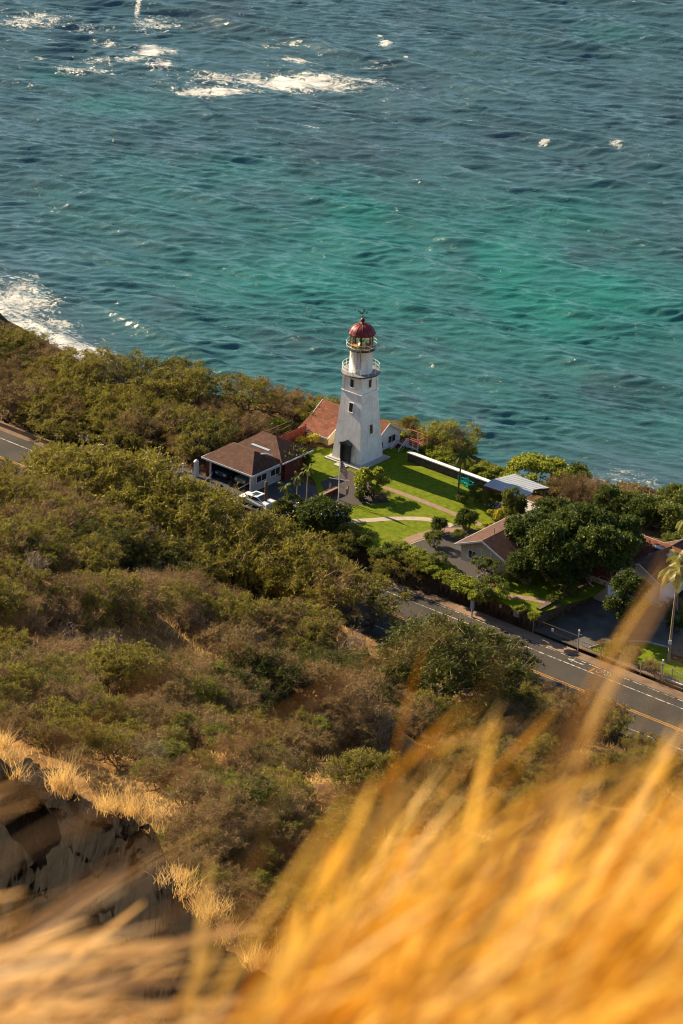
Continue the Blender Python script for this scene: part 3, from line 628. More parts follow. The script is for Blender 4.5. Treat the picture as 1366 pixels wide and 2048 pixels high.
def window(root, c, wd, ht, axis, sgn=-1, frame=m_trim):
    """axis 'x': pane lies in a plane x=const (sgn side), 'y' likewise"""
    d = (.05, wd, ht) if axis == 'x' else (wd, .05, ht); off = Vector((sgn * .02, 0, 0)) if axis == 'x' else Vector((0, sgn * .02, 0))
    mb = MB(); mb.box(Vector(c) + off, d); wn = mb.build('window', m_pane, root); mb = MB()
    for s in (-1, 1):
        if axis == 'x': mb.box(Vector(c) + off * 2 + Vector((0, s * (wd / 2 + .03), 0)), (.07, .07, ht + .14)); mb.box(Vector(c) + off * 2.2 + Vector((0, 0, s * (ht / 2 + .03))), (.07, wd, .07))
        else: mb.box(Vector(c) + off * 2 + Vector((s * (wd / 2 + .03), 0, 0)), (.07, .07, ht + .14)); mb.box(Vector(c) + off * 2.2 + Vector((0, 0, s * (ht / 2 + .03))), (wd, .07, .07))
    if axis == 'x': mb.box(Vector(c) + off * 2, (.05, .05, ht))
    else: mb.box(Vector(c) + off * 2, (.05, .05, ht))
    mb.build('frame', frame, wn)
# keeper's house behind the tower (local frame = site frame, origin at the tower)
K = thing('keepers_house', 'white and cream house with a long red shingle roof behind the white lighthouse', 'house', W(0, 0, 27.3), AROT)
gable_house(K, -8.6, .75, 2.45, 7.0, 2.5, 4.15, 0, .45, m_boardwhite, yr=4.35, zl=2.9)
mb = MB(); mb.span(-8.0, -4.9, .55, 2.44, 0, 1.95); mb.build('wing_wall', m_cream, K)
mb = MB(); mb.slab([(-9.05, -.1, 1.85), (-4.55, -.1, 1.85), (-4.55, 2.02, 2.86), (-9.05, 2.02, 2.86)], .1); mb.build('wing_roof', m_roof, K)
mb = MB(); mb.bar((-9.05, -.13, 1.77), (-4.55, -.13, 1.77), .06, .18); mb.bar((-4.52, -.13, 1.77), (-4.52, 2.0, 2.76), .06, .16); mb.build('wing_fascia', m_trim, K)
window(K, (.75, 3.35, 1.45), .7, .8, 'x', 1, m_boardwhite); window(K, (.75, 5.35, 1.75), 1.3, .85, 'x', 1, m_boardwhite)
mb = MB()
for k in range(20): mb.box((.765, 2.6 + k * .22, 1.2), (.03, .03, 2.2))
mb.build('batten', m_boardwhite, K)
# deck and steps
D = thing('deck', 'red timber deck with railings at the seaward end of the white house', 'deck', W(0, 0, 27.3), AROT)
mb = MB(); mb.span(.95, 4.0, 6.3, 8.2, 1.0, 1.14); 
mb.build('deck_floor', m_redwood, D)
for x, y in ((1.0, 8.15), (2.5, 8.15), (3.95, 8.15), (3.95, 7.2), (3.95, 6.35), (3.2, 6.35), (2.45, 6.35)): MB().box((x, y, 1.1), (.1, .1, 2.0)).build('post', m_white, D)
MB().span(.95, 4.02, 6.22, 6.28, .9, 1.12).build('edge_board', m_white, D)
mb = MB()
for zz in (1.35, 1.6, 1.85, 2.1):
    h_ = .05 if zz < 2 else .1
    mb.box((2.5, 8.22, zz), (3.1, .05, h_)); mb.box((4.02, 7.25, zz), (.05, 1.9, h_)); mb.box((3.2, 6.3, zz), (1.6, .05, h_))
mb.box((4.0, 7.25, 2.16), (.16, 2.0, .04)); mb.box((2.5, 8.2, 2.16), (3.1, .16, .04)); mb.box((3.2, 6.32, 2.16), (1.6, .16, .04))
mb.build('deck_railing', m_redwood, D)
mb = MB()
for k in range(5): mb.span(1.2, 2.3, 6.2 - .28 * (k + 1), 6.2 - .28 * k, .8 - .2 * k, .95 - .2 * k)
mb.build('steps', m_darkred, D)
for x in (1.15, 2.35):
    mb = MB(); mb.bar((x, 6.3, 1.95), (x, 4.8, .95), .07, .09); mb.bar((x, 6.3, 1.6), (x, 4.8, .6), .05, .05); mb.bar((x, 6.3, 1.3), (x, 4.8, .3), .05, .05); mb.box((x, 4.8, .5), (.09, .09, 1.0)); mb.box((x, 6.25, 1.4), (.09, .09, 1.2)); mb.build('stair_railing', m_white, D)

# garage with hip roofs
def hip(mb, x0, x1, y0, y1, ze, xr0, xr1, yr, zr_, t=.14):
    c = [(x0, y0, ze), (x1, y0, ze), (x1, y1, ze), (x0, y1, ze)]; a_, b_ = (xr0, yr, zr_), (xr1, yr, zr_)
    mb.add(c + [a_, b_] + [(x, y, z - t) for x, y, z in c], [(0, 1, 5, 4), (1, 2, 5), (2, 3, 4, 5), (3, 0, 4), (9, 8, 7, 6), (0, 6, 7, 1), (1, 7, 8, 2), (2, 8, 9, 3), (3, 9, 6, 0)])
Gg = thing('garage', 'open garage with brown shingle hip roofs and a dark doorway facing the road', 'garage', W(0, 0, 27.95), AROT)
mb = MB(); hip(mb, -9.7, -2.0, -16.5, -10.7, 2.45, -7.6, -4.2, -13.6, 4.0); mb.build('front_roof', m_roofb, Gg)
mb = MB(); hip(mb, -9.2, -1.7, -11.6, -6.1, 2.52, -7.0, -5.0, -8.9, 4.12); mb.build('rear_roof', m_roofb, Gg)
mb = MB()
mb.bar((-9.72, -16.53, 2.36), (-1.98, -16.53, 2.36), .07, .2); mb.bar((-1.97, -16.5, 2.36), (-1.97, -11.6, 2.36), .07, .2); mb.bar((-9.73, -16.5, 2.36), (-9.73, -10.7, 2.36), .07, .2); mb.bar((-1.67, -11.6, 2.42), (-1.67, -6.1, 2.42), .07, .18)
mb.build('fascia', m_trim, Gg)
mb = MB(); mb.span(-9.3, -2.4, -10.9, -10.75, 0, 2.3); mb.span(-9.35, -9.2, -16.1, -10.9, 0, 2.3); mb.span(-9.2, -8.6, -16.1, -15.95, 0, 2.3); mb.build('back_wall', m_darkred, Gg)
mb = MB(); mb.span(-2.55, -2.4, -16.1, -10.9, 0, 2.3); mb.build('side_wall', M('shaded_white_side_wall', (.36, .36, .36), .7), Gg)  # whitish wall, its shade put into the colour as grey
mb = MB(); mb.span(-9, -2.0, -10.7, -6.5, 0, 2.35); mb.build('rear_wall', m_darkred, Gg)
window(Gg, (-2.4, -14.4, 1.45), 1.7, .8, 'x', 1); window(Gg, (-2.4, -12.0, 1.45), 1.6, .8, 'x', 1)
for x in (-8.6, -2.5):
    mb = MB(); mb.box((x, -16.15, 1.15), (.16, .16, 2.3)); mb.build('post', m_trim, Gg)
p = PAB(521, 893, 31.7); mb = MB(); mb.box((p[0], p[1], 3.62), (2.7, .42, .16)); mb.build('skylight', m_roofwhite, Gg)
mb = MB(); mb.tube([(-3.6, -13.2, 3.62), (-3.1, -12.8, 3.72), (-2.7, -12.2, 3.35)], .09, 6); mb.build('roof_vent', m_trim, Gg)

# cottage near the road
p0 = PAB(963, 1072, 31.6)
Ct = thing('cottage', 'small pale cottage with a red brown gable roof under the big dark trees', 'cottage', W(28.9, -13.6, 27.9), AROT + math.pi / 2)
# local x = site b, local y = -site a
gable_house(Ct, .5, 9.5, -3.2, 3.2, 2.25, 3.6, 0, .55, m_cream2 if 'm_cream2' in globals() else M('pale_grey_cream_siding', (.42, .39, .33), .75), m_roofb)
mb = MB()
for y in (-2.2, -.9, .4, 1.7): mb.box((.49, y, 1.2), (.05, .06, 2.3))
mb.build('batten', m_boardwhite, Ct)
window(Ct, (.5, 1.6, 1.2), 1.0, .9, 'x', -1)
mb = MB(); mb.tube([(2.4, .2, 3.4), (2.4, .2, 4.3)], .05, 6); mb.build('vent_pipe', m_galv, Ct)
# pavilion
Pv = thing('pavilion', 'open pavilion with a flat pale metal roof on brown posts by the lawn', 'pavilion', W(0, 0, 27.95), AROT)
mb = MB(); zf = 2.5
A1 = PAB(967, 970, 30.5); A2 = PAB(1029, 950, 30.5); A3 = PAB(1099, 978, 30.5); A4 = PAB(1066, 984, 30.5); A5 = PAB(1046, 996, 30.5)
fold1 = (A1[0] + .25, A1[1] + 1.2); fold2 = (A5[0] + .4, A5[1] + 1.2)
mb.slab([(A1[0], A1[1], zf), (A5[0], A5[1], zf), (fold2[0], fold2[1], zf + .42), (fold1[0], fold1[1], zf + .42)], .1)
mb.slab([(fold1[0], fold1[1], zf + .424), (fold2[0], fold2[1], zf + .424), (A4[0], A4[1] + .1, zf + .36), (A3[0], A3[1], zf + .2), (A2[0], A2[1], zf + .2)], .1)
pr_ = mb.build('roof', m_roofwhite, Pv)
mb = MB()
for k in range(1, 12):
    u = k / 12; p = Vector((fold1[0] + (fold2[0] - fold1[0]) * u, fold1[1] + (fold2[1] - fold1[1]) * u, zf + .45)); q = Vector((A2[0] + (A3[0] - A2[0]) * u, A2[1] + (A3[1] - A2[1]) * u, zf + .225)); mb.bar(p, q, .03, .012)
mb.build('seam', m_roofwhite, pr_)
mb = MB(); mb.bar((A1[0], A1[1] - .04, zf - .14), (A5[0], A5[1] - .04, zf - .14), .08, .26); mb.bar((A5[0] + .03, A5[1], zf - .1), (A4[0], A4[1], zf + .2), .08, .26); mb.bar((A4[0], A4[1] - .04, zf + .2), (A3[0], A3[1] - .04, zf + .05), .08, .22); mb.bar((A1[0] - .04, A1[1], zf - .12), (A2[0] - .04, A2[1], zf), .08, .24)
mb.build('fascia', m_darkred, Pv)
for x, y in ((A1[0] + .4, A1[1] + .3), (A1[0] + 3, A1[1] + .3), (A5[0] - .4, A5[1] + .3), (A2[0] + .3, A2[1] - .3), (A3[0] - .5, A3[1] - .3)):
    mb = MB(); mb.box((x, y, 1.2), (.18, .18, 2.4)); mb.build('post', m_wood, Pv)
mb = MB(); mb.span(A1[0], A3[0], A1[1] + .2, A2[1], -.1, .06); mb.build('floor', m_concrete, Pv)
# red roofed houses at the right edge
for (px, py, L, D_, lab, rt, zz) in [(1180, 1092, 9, 5, 'red brown house roof glimpsed through the gap in the big dark trees', 0, 30.6),
                             (1322, 1106, 7.5, 5.5, 'brown roofed house half hidden behind the coconut palm at right', 1, 30.4),
                             (1318, 1072, 8, 5, 'house with an orange red roof and pale skylight behind the brown roofed one', 0, 31.2)]:
    c = P(px, py, zz); Hh = thing('red_roof_house', lab, 'house', (c.x, c.y, 26.8), AROT + (math.pi / 2 if rt else 0))
    gable_house(Hh, -L / 2, L / 2, -D_ / 2, D_ / 2, 2.4, 3.8, -1, .5, m_boardwhite, m_roof if not rt else m_roofb)
    mb = MB(); mb.box((1.0, -.9, 3.5), (1.9, .6, .14)); mb.build('skylight', m_roofwhite, Hh)
    window(Hh, (L / 2, 0, 1.4), 1.2, .9, 'x', 1)

# ------------------------------------------------------------------ walls, fences, gates
mb = MB(); wa = thing('garden_wall', 'long dark lava stone wall with a flat white cap beside the upper lawn', 'wall', W(0, 0, 27.9), AROT)
mb.span(4.7, 17.2, 3.55, 3.85, 0, 1.1); mb.build('wall', m_stone, wa)
mb = MB(); mb.span(4.6, 17.3, 3.40, 4.0, 1.1, 1.22); mb.build('cap', m_stonecap, wa)
mb = MB(); wa = thing('stone_wall', 'lava stone retaining wall dropping from the small lawn to the driveway', 'wall', W(0, 0, 25.7), AROT)
mb.span(39.3, 39.7, -17.2, -5.5, 0, 2.45); mb.build('wall', m_stone, wa)
mb = MB(); mb.span(39.2, 39.8, -17.2, -5.5, 2.45, 2.53); mb.build('coping', m_wood, wa)
wa = thing('board_fence', 'dark weathered board fence along the road below the hedge', 'fence', W(0, 0, 25.6), AROT)
mb = MB()
for k in range(72): 
    x = 25.6 + k * .19; mb.box((x, -17.3 + rnd.uniform(-.01, .01), 1.15 + rnd.uniform(-.03, .03)), (.175, .04, 2.3))
mb.build('boards', m_wood, wa)
mb = MB(); mb.span(25.5, 39.2, -17.27, -17.2, .4, .5); mb.span(25.5, 39.2, -17.27, -17.2, 1.9, 2.0); mb.build('rail', m_wood, wa)
mb = MB()
for x in (32.5, 34.6): mb.box((x, -17.35, 1.25), (.3, .03, .4))
mb.build('notice', m_stonecap, wa)
bx_ = PAB(1030, 1228, 26.9)
tag(MB().box(W(36.9, -17.45, 26.8), (.75, .22, .8), AROT).box(W(36.9, -17.58, 26.95), (.6, .03, .3), AROT).build('meter_cabinet', m_galv), 'grey meter cabinet on the dark board fence near its right end', 'cabinet')
fe = thing('red_fence', 'tall red board fence beside the garage leading to the cream walled house', 'fence', W(0, 0, 27.9), AROT)
mb = MB()
for k in range(26): mb.box((-7.9, -5.6 + k * .22, .95), (.04, .19, 1.9 + .04 * (k % 2)))
mb.build('pickets', m_redwood, fe)
mb = MB(); mb.span(-8.0, -7.93, -5.7, .1, .5, .6); mb.span(-8.0, -7.93, -5.7, .1, 1.5, 1.6)
for k in range(4): mb.box((-7.98, -5.6 + k * 1.85, 1.0), (.12, .12, 2.1))
mb.build('rails', m_darkred, fe)
lf = thing('lattice_frame', 'weathered open timber trellis frame left of the red fence', 'trellis', W(-9.6, -5.5, 27.7), AROT)
mb = MB()
for x in (0, 1.4, 2.8): mb.box((x * .1, x * 1.6, 1.3), (.09, .09, 2.6))
for z in (1.2, 1.9, 2.5): mb.box((.14, 2.2, z), (.06, 4.6, .06))
mb.build('frame', m_bark, lf)
# low dark red wall at the drive edge by the palms
fe = thing('low_wall', 'low pale capped wall edging the garage drive behind the wooden pole', 'wall', W(0, 0, 27.95), AROT)
mb = MB(); mb.span(1.0, 4.6, -16.9, -16.7, 0, .6); mb.span(4.4, 4.6, -16.7, -9, 0, .6); mb.build('wall', m_darkred, fe)
mb = MB(); mb.span(.95, 4.35, -16.95, -16.65, .6, .68); mb.span(4.35, 4.65, -16.95, -9, .6, .68); mb.build('cap', m_path, fe)
# gate
def mesh_gate(name, lab, cat, a0, a1, b, z, h, posts, m=m_darkmetal, n=18):
    g = thing(name, lab, cat, W(0, 0, z), AROT)
    mb = MB()
    for k in range(n + 1): x = a0 + (a1 - a0) * k / n; mb.tube([(x, b, .08), (x, b, h - .05)], .014, 4)
    for zz in (.1, h * .5, h - .05): mb.tube([(a0, b, zz), (a1, b, zz)], .025, 5)
    mb.build('mesh_panel', m, g)
    for x in posts: mb = MB(); mb.tube([(x, b, -.1), (x, b, h + .15)], .06, 8); mb.build('post', m_galv, g)
    return g
g = mesh_gate('driveway_gate', 'wide dark metal gate across the driveway beside the road', 'gate', 39.7, 45.6, -18.0, 25.75, 1.6, (39.6,), m_wood, 30)
mb = MB(); mb.box((42.2, -18.06, 1.1), (.3, .03, .35)); mb.build('notice', m_stonecap, g)
mesh_gate('roadside_fence', 'thin metal fence between the road and the small lawn right of the gate', 'fence', 46.2, 56.3, -18.05, 25.8, 1.1, (48.6, 51.2, 53.8), n=44)
mesh_gate('chain_fence', 'grey mesh fence with a small notice right of the white roadside post', 'fence', 56.9, 62, -17.2, 25.9, 1.3, (57.2, 59.5, 61.8), m_galv, 26)
def post(name, lab, cat, a, b, z, h, r, m, extras=()):
    g = thing(name, lab, cat, W(a, b, z)); mb = MB(); mb.tube([(0, 0, -.3), (0, 0, h)], r, 10); mb.build('shaft', m, g)
    for nm, c, d, mm in extras: MB().box(c, d, AROT).build(nm, mm, g)
    return g
ga = PAB(1153, 1300, 25.8); post('gate_post', 'white topped metal gate post between the driveway gate and thin fence', 'post', 45.75, -18.2, 25.7, 2.3, .07, m_galv, [('lamp', (0, 0, 2.35), (.16, .16, .22), m_stonecap), ('bracket', (.2, 0, 1.9), (.35, .05, .05), m_galv)])
ga = PAB(1323, 1366, 25.6); post('roadside_post', 'tall pale metal post at the road edge in the right corner', 'post', ga[0], ga[1], 25.6, 2.6, .075, m_galv, [('cap', (0, 0, 2.65), (.2, .2, .12), m_stonecap), ('box', (.0, -.1, 2.2), (.22, .16, .35), m_galv)])
mb = MB(); mb.span(0, 5, -.15, .15, -.3, .45); lw = thing('low_concrete_wall', 'low pale concrete wall starting at the right roadside post', 'wall', W(ga[0] + .5, ga[1] + .1, 25.7), AROT); mb.build('wall', m_path, lw); MB().span(-.05, 5, -.2, .2, .45, .53).build('cap', m_lineW, lw)
ga = PAB(944, 1228, 26); post('utility_pedestal', 'pale blue grey utility pedestal on the verge in front of the hedge', 'pedestal', ga[0], ga[1], 25.8, 1.0, .09, m_galv, [('cabinet', (0, 0, 1.5), (.34, .3, 1.4), m_roofwhite), ('cap', (0, 0, 2.24), (.4, .36, .08), m_galv), ('lamp_arm', (.5, 0, 2.1), (.9, .05, .05), m_galv)])
# posts of the garage entrance
for px, py, h, lab, kind in [(337, 962, 1.5, 'short white gate pillar nearest the trees at the garage entrance', 0), (340, 952, 2.0, 'thin white pole with a small camera behind the gate pillar', 1), (365, 944, 1.2, 'small white box on a thin stake left of the garage', 2), (392, 956, 2.2, 'pale grey square gate pillar in front of the garage corner', 0)]:
    p = P(px, py, 27.8); g = thing('gate_pillar' if kind == 0 else 'stake', lab, 'pillar' if kind == 0 else 'pole', (p.x, p.y, 27.6)); mb = MB()
    if kind == 0:
        mb.box((0, 0, h / 2), (.42, .42, h), AROT); mb.build('shaft', m_trim, g); MB().lathe([(0, h), (.32, h), (.3, h + .1), (.16, h + .26), (0, h + .3)], 16).build('cap', m_stonecap, g)
    else:
        mb.tube([(0, 0, 0), (0, 0, h)], .05, 8); mb.build('shaft', m_trim, g); MB().box((0, 0, h - .1), (.24, .22, .42 if kind == 2 else .2), AROT).build('box', m_stonecap, g)
# wooden pole with pale foot by the drive
p = P(531, 1022, 27.7); g = thing('wooden_pole', 'stout red brown wooden pole at the drive edge beside the white car', 'pole', (p.x, p.y, 27.6))
mb = MB(); mb.tube([(0, 0, 0), (0, 0, 3.75)], [.17, .155], 14); mb.build('shaft', m_polebrown, g)
MB().tube([(-.16, -.14, 0), (-.16, -.14, 2.2)], .045, 8).build('conduit', m_polebrown, g); MB().lathe([(.18, 3.1), (.18, 3.75), (0, 3.8)], 14).build('cap', m_bark, g)
MB().box((.05, -.2, .15), (.8, .12, .5), AROT).build('foot_plate', m_stonecap, g)
# utility pole, street lamp, sign on the left
p = P(167, 925, 25.7); g = thing('utility_pole', 'short brown utility pole with crossbars rising from the green trees', 'pole', (p.x, p.y, Hs(p.x, p.y)))
mb = MB(); mb.tube([(0, 0, -.3), (0, 0, 3.9)], [.13, .1], 10); mb.build('shaft', m_wood, g)
mb = MB(); mb.box((0, 0, 3.4), (1.3, .09, .1), .2); mb.build('crossbar', m_wood, g)
mb = MB(); [mb.lathe([(0, 3.45), (.06, 3.46), (.07, 3.6), (0, 3.65)], 8, (x, .1 * x, 0)) for x in (-.5, .5)]; mb.box((.35, .06, 3.15), (.22, .2, .35)); mb.build('insulator', m_stonecap, g)
p = P(172, 945, 25.7); g = thing('street_lamp', 'curved arm street lamp with a white head above the roadside trees', 'street lamp', (p.x, p.y, Hs(p.x, p.y)))
mb = MB(); mb.tube([(0, 0, -.3), (0, 0, 2.6), (.2, .02, 3.1), (.8, .1, 3.5), (1.5, .2, 3.6)], .05, 8); mb.build('arm', m_galv, g)
MB().box((1.7, .22, 3.6), (.6, .24, .12), .1).build('lamp_head', m_stonecap, g)
p = P(113, 890, 25.7); g = thing('road_sign', 'small pale rectangular sign on a thin post beyond the left road', 'sign', (p.x, p.y, Hs(p.x, p.y)))
MB().tube([(0, 0, -.3), (0, 0, 2.1)], .035, 8).build('post', m_galv, g); MB().box((0, -.05, 1.55), (.5, .03, .34)).build('plate', m_stonecap, g); MB().box((0, -.05, 2.0), (.22, .03, .34)).build('upper_plate', m_trim, g)
# low roadside wall on the left
rw = thing('roadside_wall', 'low rough stone wall beyond the left stretch of road under the trees', 'wall', (0, 0, 0)); mb = MB()
for k in range(30):
    a0 = -44 + k * 1.3; z0 = float(zroad(a0)); z1 = float(zroad(a0 + 1.3)); mb.bar(W(a0, -18.6, z0 + .2), W(a0 + 1.3, -18.6, z1 + .2), .35, .7)
mb.build('wall', m_shoulder, rw)

# flagpole and flags
p = P(677, 1000, 28); fp = thing('flagpole', 'pale flagpole with a yardarm standing by the white flowered bush', 'flagpole', (p.x, p.y, 27.95))
mb = MB(); mb.tube([(0, 0, 0), (0, 0, 5.1)], [.075, .05], 10); mb.build('mast', m_rail, fp)
MB().tube([(-1.15, .35, 2.62), (1.15, -.35, 2.62)], .035, 8).build('yardarm', m_rail, fp); MB().lathe([(0, 5.08), (.08, 5.14), (.08, 5.2), (0, 5.26)], 12).build('finial', m_yellowframe, fp)
def flag(name, lab, at_, wd, ht, kind, droop, dirx):
    nx, ny = 26, 26; vs = []; f = []; fm = []
    for j in range(ny + 1):
        for i in range(nx + 1):
            u, v = i / nx, j / ny; vs.append((u * wd * dirx[0] * (1 - droop * .6), u * wd * dirx[1] + .07 * math.sin(u * 9 + v * 2) * (.3 + u), -v * ht - u * u * droop * wd))
    for j in range(ny):
        for i in range(nx):
            f.append((j * (nx + 1) + i, j * (nx + 1) + i + 1, (j + 1) * (nx + 1) + i + 1, (j + 1) * (nx + 1) + i)); k = j // 2
            canton = i < 10 and j < 14
            if kind == 'us': fm.append(1 if canton and not (i % 2 and j % 2) else (2 if canton else (0 if k % 2 == 0 else 2)))
            else: fm.append((1 if (i + j) % 5 == 0 else 0) if i < 11 and j < 12 else [2, 0, 1, 2, 0, 1, 2, 0][min(7, j * 8 // ny)])
    o_ = nobj(name, npmesh(name, vs, f, [m_flagred, m_flagblue, m_flagwhite], fm)); o_.location = at_
    so_ = o_.modifiers.new('s', 'SOLIDIFY'); so_.thickness = .01
    return tag(o_, lab, 'flag')
q = Vector(fp.location)
flag('flag', 'large striped red and white flag with a blue canton hoisted on the flagpole', q + Vector((.08, 0, 4.9)), 1.75, 1.35, 'us', .75, (.9, -.2))
flag('flag', 'small striped flag hanging from the left end of the yardarm', q + Vector((-1.15, .35, 2.2)), .55, .85, 'us', .8, (.9, 0))
flag('flag', 'small red and white flag hanging from the right end of the yardarm', q + Vector((1.1, -.35, 2.0)), .55, 1.0, 'x', .7, (-.8, .1))

# chairs on the lawn
def adirondack(lab, px, py, rz):
    p = P(px, py, 28); g = thing('lawn_chair', lab, 'chair', (p.x, p.y, 28.0), rz, 'turquoise chairs on the upper lawn')
    MB().slab([(-.32, -.35, .40), (.32, -.35, .40), (.32, .25, .28), (-.32, .25, .28)], .04).build('seat', m_teal, g)
    mb = MB()
    for k in range(5): x = -.26 + k * .13; mb.bar((x, .22, .28), (x * 1.25, .55, 1.0 - abs(k - 2) * .05), .11, .03)
    mb.build('backrest', m_teal, g)
    for s in (-1, 1):
        MB().box((s * .4, -.02, .58), (.14, .75, .035)).build('armrest', m_teal, g); MB().box((s * .36, -.35, .3), (.05, .08, .6)).build('leg', m_teal, g); MB().bar((s * .36, -.3, .3), (s * .36, .5, .04), .05, .12).build('leg', m_teal, g)
    return g
adirondack('left one of the two turquoise lawn chairs by the pavilion', 925, 968, R_(60)); adirondack('right one of the two turquoise lawn chairs by the pavilion', 937, 974, R_(35))
# cars
def car(lab, loc, rz, paint, grp=None):
    g = thing('parked_car', lab, 'car', loc, rz, grp)
    pr = [(-2.15, .35), (-2.2, .62), (-2.1, .82), (-1.3, .92), (-.75, 1.36), (.55, 1.42), (1.35, 1.02), (2.1, .95), (2.2, .6), (2.15, .35)]
    def body(y0, pts, inset=0, mi=0, mb=None):
        mb = mb or MB(); n = len(pts); mb.add([(x, -y0 + inset * (z > .95), z) for x, z in pts] + [(x, y0 - inset * (z > .95), z) for x, z in pts], [tuple(range(n)), tuple(range(2 * n - 1, n - 1, -1))] + [(i, n + i, n + (i + 1) % n, (i + 1) % n) for i in range(n)], mi); return mb
    o_ = body(.86, pr, .14).build('body', paint, g); bv = o_.modifiers.new('b', 'BEVEL'); bv.width = .06; bv.segments = 3
    mb = MB(); mb.add([(-1.22, -.66, .98), (-1.22, .66, .98), (-.80, .6, 1.345), (-.80, -.6, 1.345)], [(0, 1, 2, 3)]); mb.add([(1.30, -.66, 1.07), (1.30, .66, 1.07), (.64, .6, 1.41), (.64, -.6, 1.41)], [(0, 1, 2, 3)])
    for v in mb.v: pass
    for i, v in enumerate(mb.v): mb.v[i] = (v[0] * 1.03, v[1], v[2] + .02)
    for s in (-1, 1): mb.add([(-1.1, s * .80, .98), (1.15, s * .80, 1.04), (.5, s * .745, 1.36), (-.7, s * .745, 1.30)], [(0, 1, 2, 3)])
    mb.build('windows', m_glasscar, g)
    MB().box((-.1, 0, 1.41), (.75, .8, .02)).build('sunroof', m_glasscar, g)
    for x in (-1.35, 1.35):
        for s in (-1, 1):
            wh = [(x + .31 * math.cos(k * math.tau / 20), s * .86, .32 + .31 * math.sin(k * math.tau / 20)) for k in range(20)]
            mb = MB(); mb.add(wh + [(a_, s * .64, c_) for a_, b_, c_ in wh], [tuple(range(20)), tuple(range(39, 19, -1))] + [(i, (i + 1) % 20, 20 + (i + 1) % 20, 20 + i) for i in range(20)]); wo_ = mb.build('wheel', m_tyre, g)
            mb = MB(); mb.add([(x + .19 * math.cos(k * math.tau / 16), s * .87, .32 + .19 * math.sin(k * math.tau / 16)) for k in range(16)], [tuple(range(16))]); mb.build('rim', m_rim, wo_)
    for s in (-1, 1): MB().box((2.17, s * .62, .74), (.08, .34, .14)).build('headlight', m_stonecap, g); MB().box((-2.15, s * .66, .76), (.08, .3, .16)).build('tail_light', m_lampred, g)
    return g
c = W(-1.3, -15.9, 27.99); p = P(514, 1004, 28.4); car('white car with a sunroof parked at the drive edge beside the wooden pole', (p.x, p.y, 28.0), AROT, m_carwhite)
car('dark car parked deep in the shade of the open garage', W(-7.4, -13.6, 27.99), AROT - math.pi / 2, m_cardark)
car('grey car in the open garage behind its middle post', W(-4.6, -13.4, 27.99), AROT - math.pi / 2, M('grey_car_paint', (.2, .21, .22), .3, coat=.5))
p = P(424, 951, 28); MBt = thing('wheelie_bin', 'blue wheeled bin standing at the left end of the garage', 'bin', (p.x, p.y, 27.99), AROT)
mb = MB(); mb.add([(x * .26, y * .26, 0) for x, y in ((-1, -1), (1, -1), (1, 1), (-1, 1))] + [(x * .33, y * .33, .95) for x, y in ((-1, -1), (1, -1), (1, 1), (-1, 1))], [(3, 2, 1, 0), (4, 5, 6, 7), (0, 1, 5, 4), (1, 2, 6, 5), (2, 3, 7, 6), (3, 0, 4, 7)]); mb.build('body', m_blueplastic, MBt); MB().box((0, 0, .99), (.7, .74, .07)).build('lid', m_blueplastic, MBt)

# ------------------------------------------------------------------ plants
def unit(v): return v / np.maximum(np.linalg.norm(v, axis=-1, keepdims=True), 1e-9)
def blades(p, d, L, Wd, r, kind=4):
    """p centre/start, d direction -> diamond leaves (4) or thin triangles (3)"""
    n = len(p); d = unit(d); s = unit(np.cross(d, r.normal(size=(n, 3)))); L = np.broadcast_to(L, n)[:, None]; Wd = np.broadcast_to(Wd, n)[:, None]
    if kind == 4:
        V = np.stack([p - d * L / 2, p + s * Wd / 2, p + d * L / 2, p - s * Wd / 2], 1)
    else:
        V = np.stack([p - s * Wd / 2, p + s * Wd / 2, p + d * L + s * Wd * .1, p + d * L - s * Wd * .1], 1)
    return V.reshape(-1, 3)
def quads(nv, off=0): return (np.arange(nv).reshape(-1, 4) + off)
def tubes(segs, n=5):
    P0 = np.array([s[0] for s in segs]); P1 = np.array([s[1] for s in segs]); R0 = np.array([s[2] for s in segs]); R1 = np.array([s[3] for s in segs])
    d = unit(P1 - P0); x = unit(np.cross(d, [.31, .17, .93])); y = np.cross(d, x); V = []
    for k in range(n):
        a = k * 2 * math.pi / n; o = x * math.cos(a) + y * math.sin(a); V.append(P0 + o * R0[:, None]); V.append(P1 + o * R1[:, None])
    V = np.stack(V, 1); m = len(segs); base = np.arange(m)[:, None] * 2 * n; F = []
    for k in range(n):
        k2 = (k + 1) % n; F.append(np.stack([base[:, 0] + 2 * k, base[:, 0] + 2 * k2, base[:, 0] + 2 * k2 + 1, base[:, 0] + 2 * k + 1], 1))
    return V.reshape(-1, 3), np.concatenate(F)
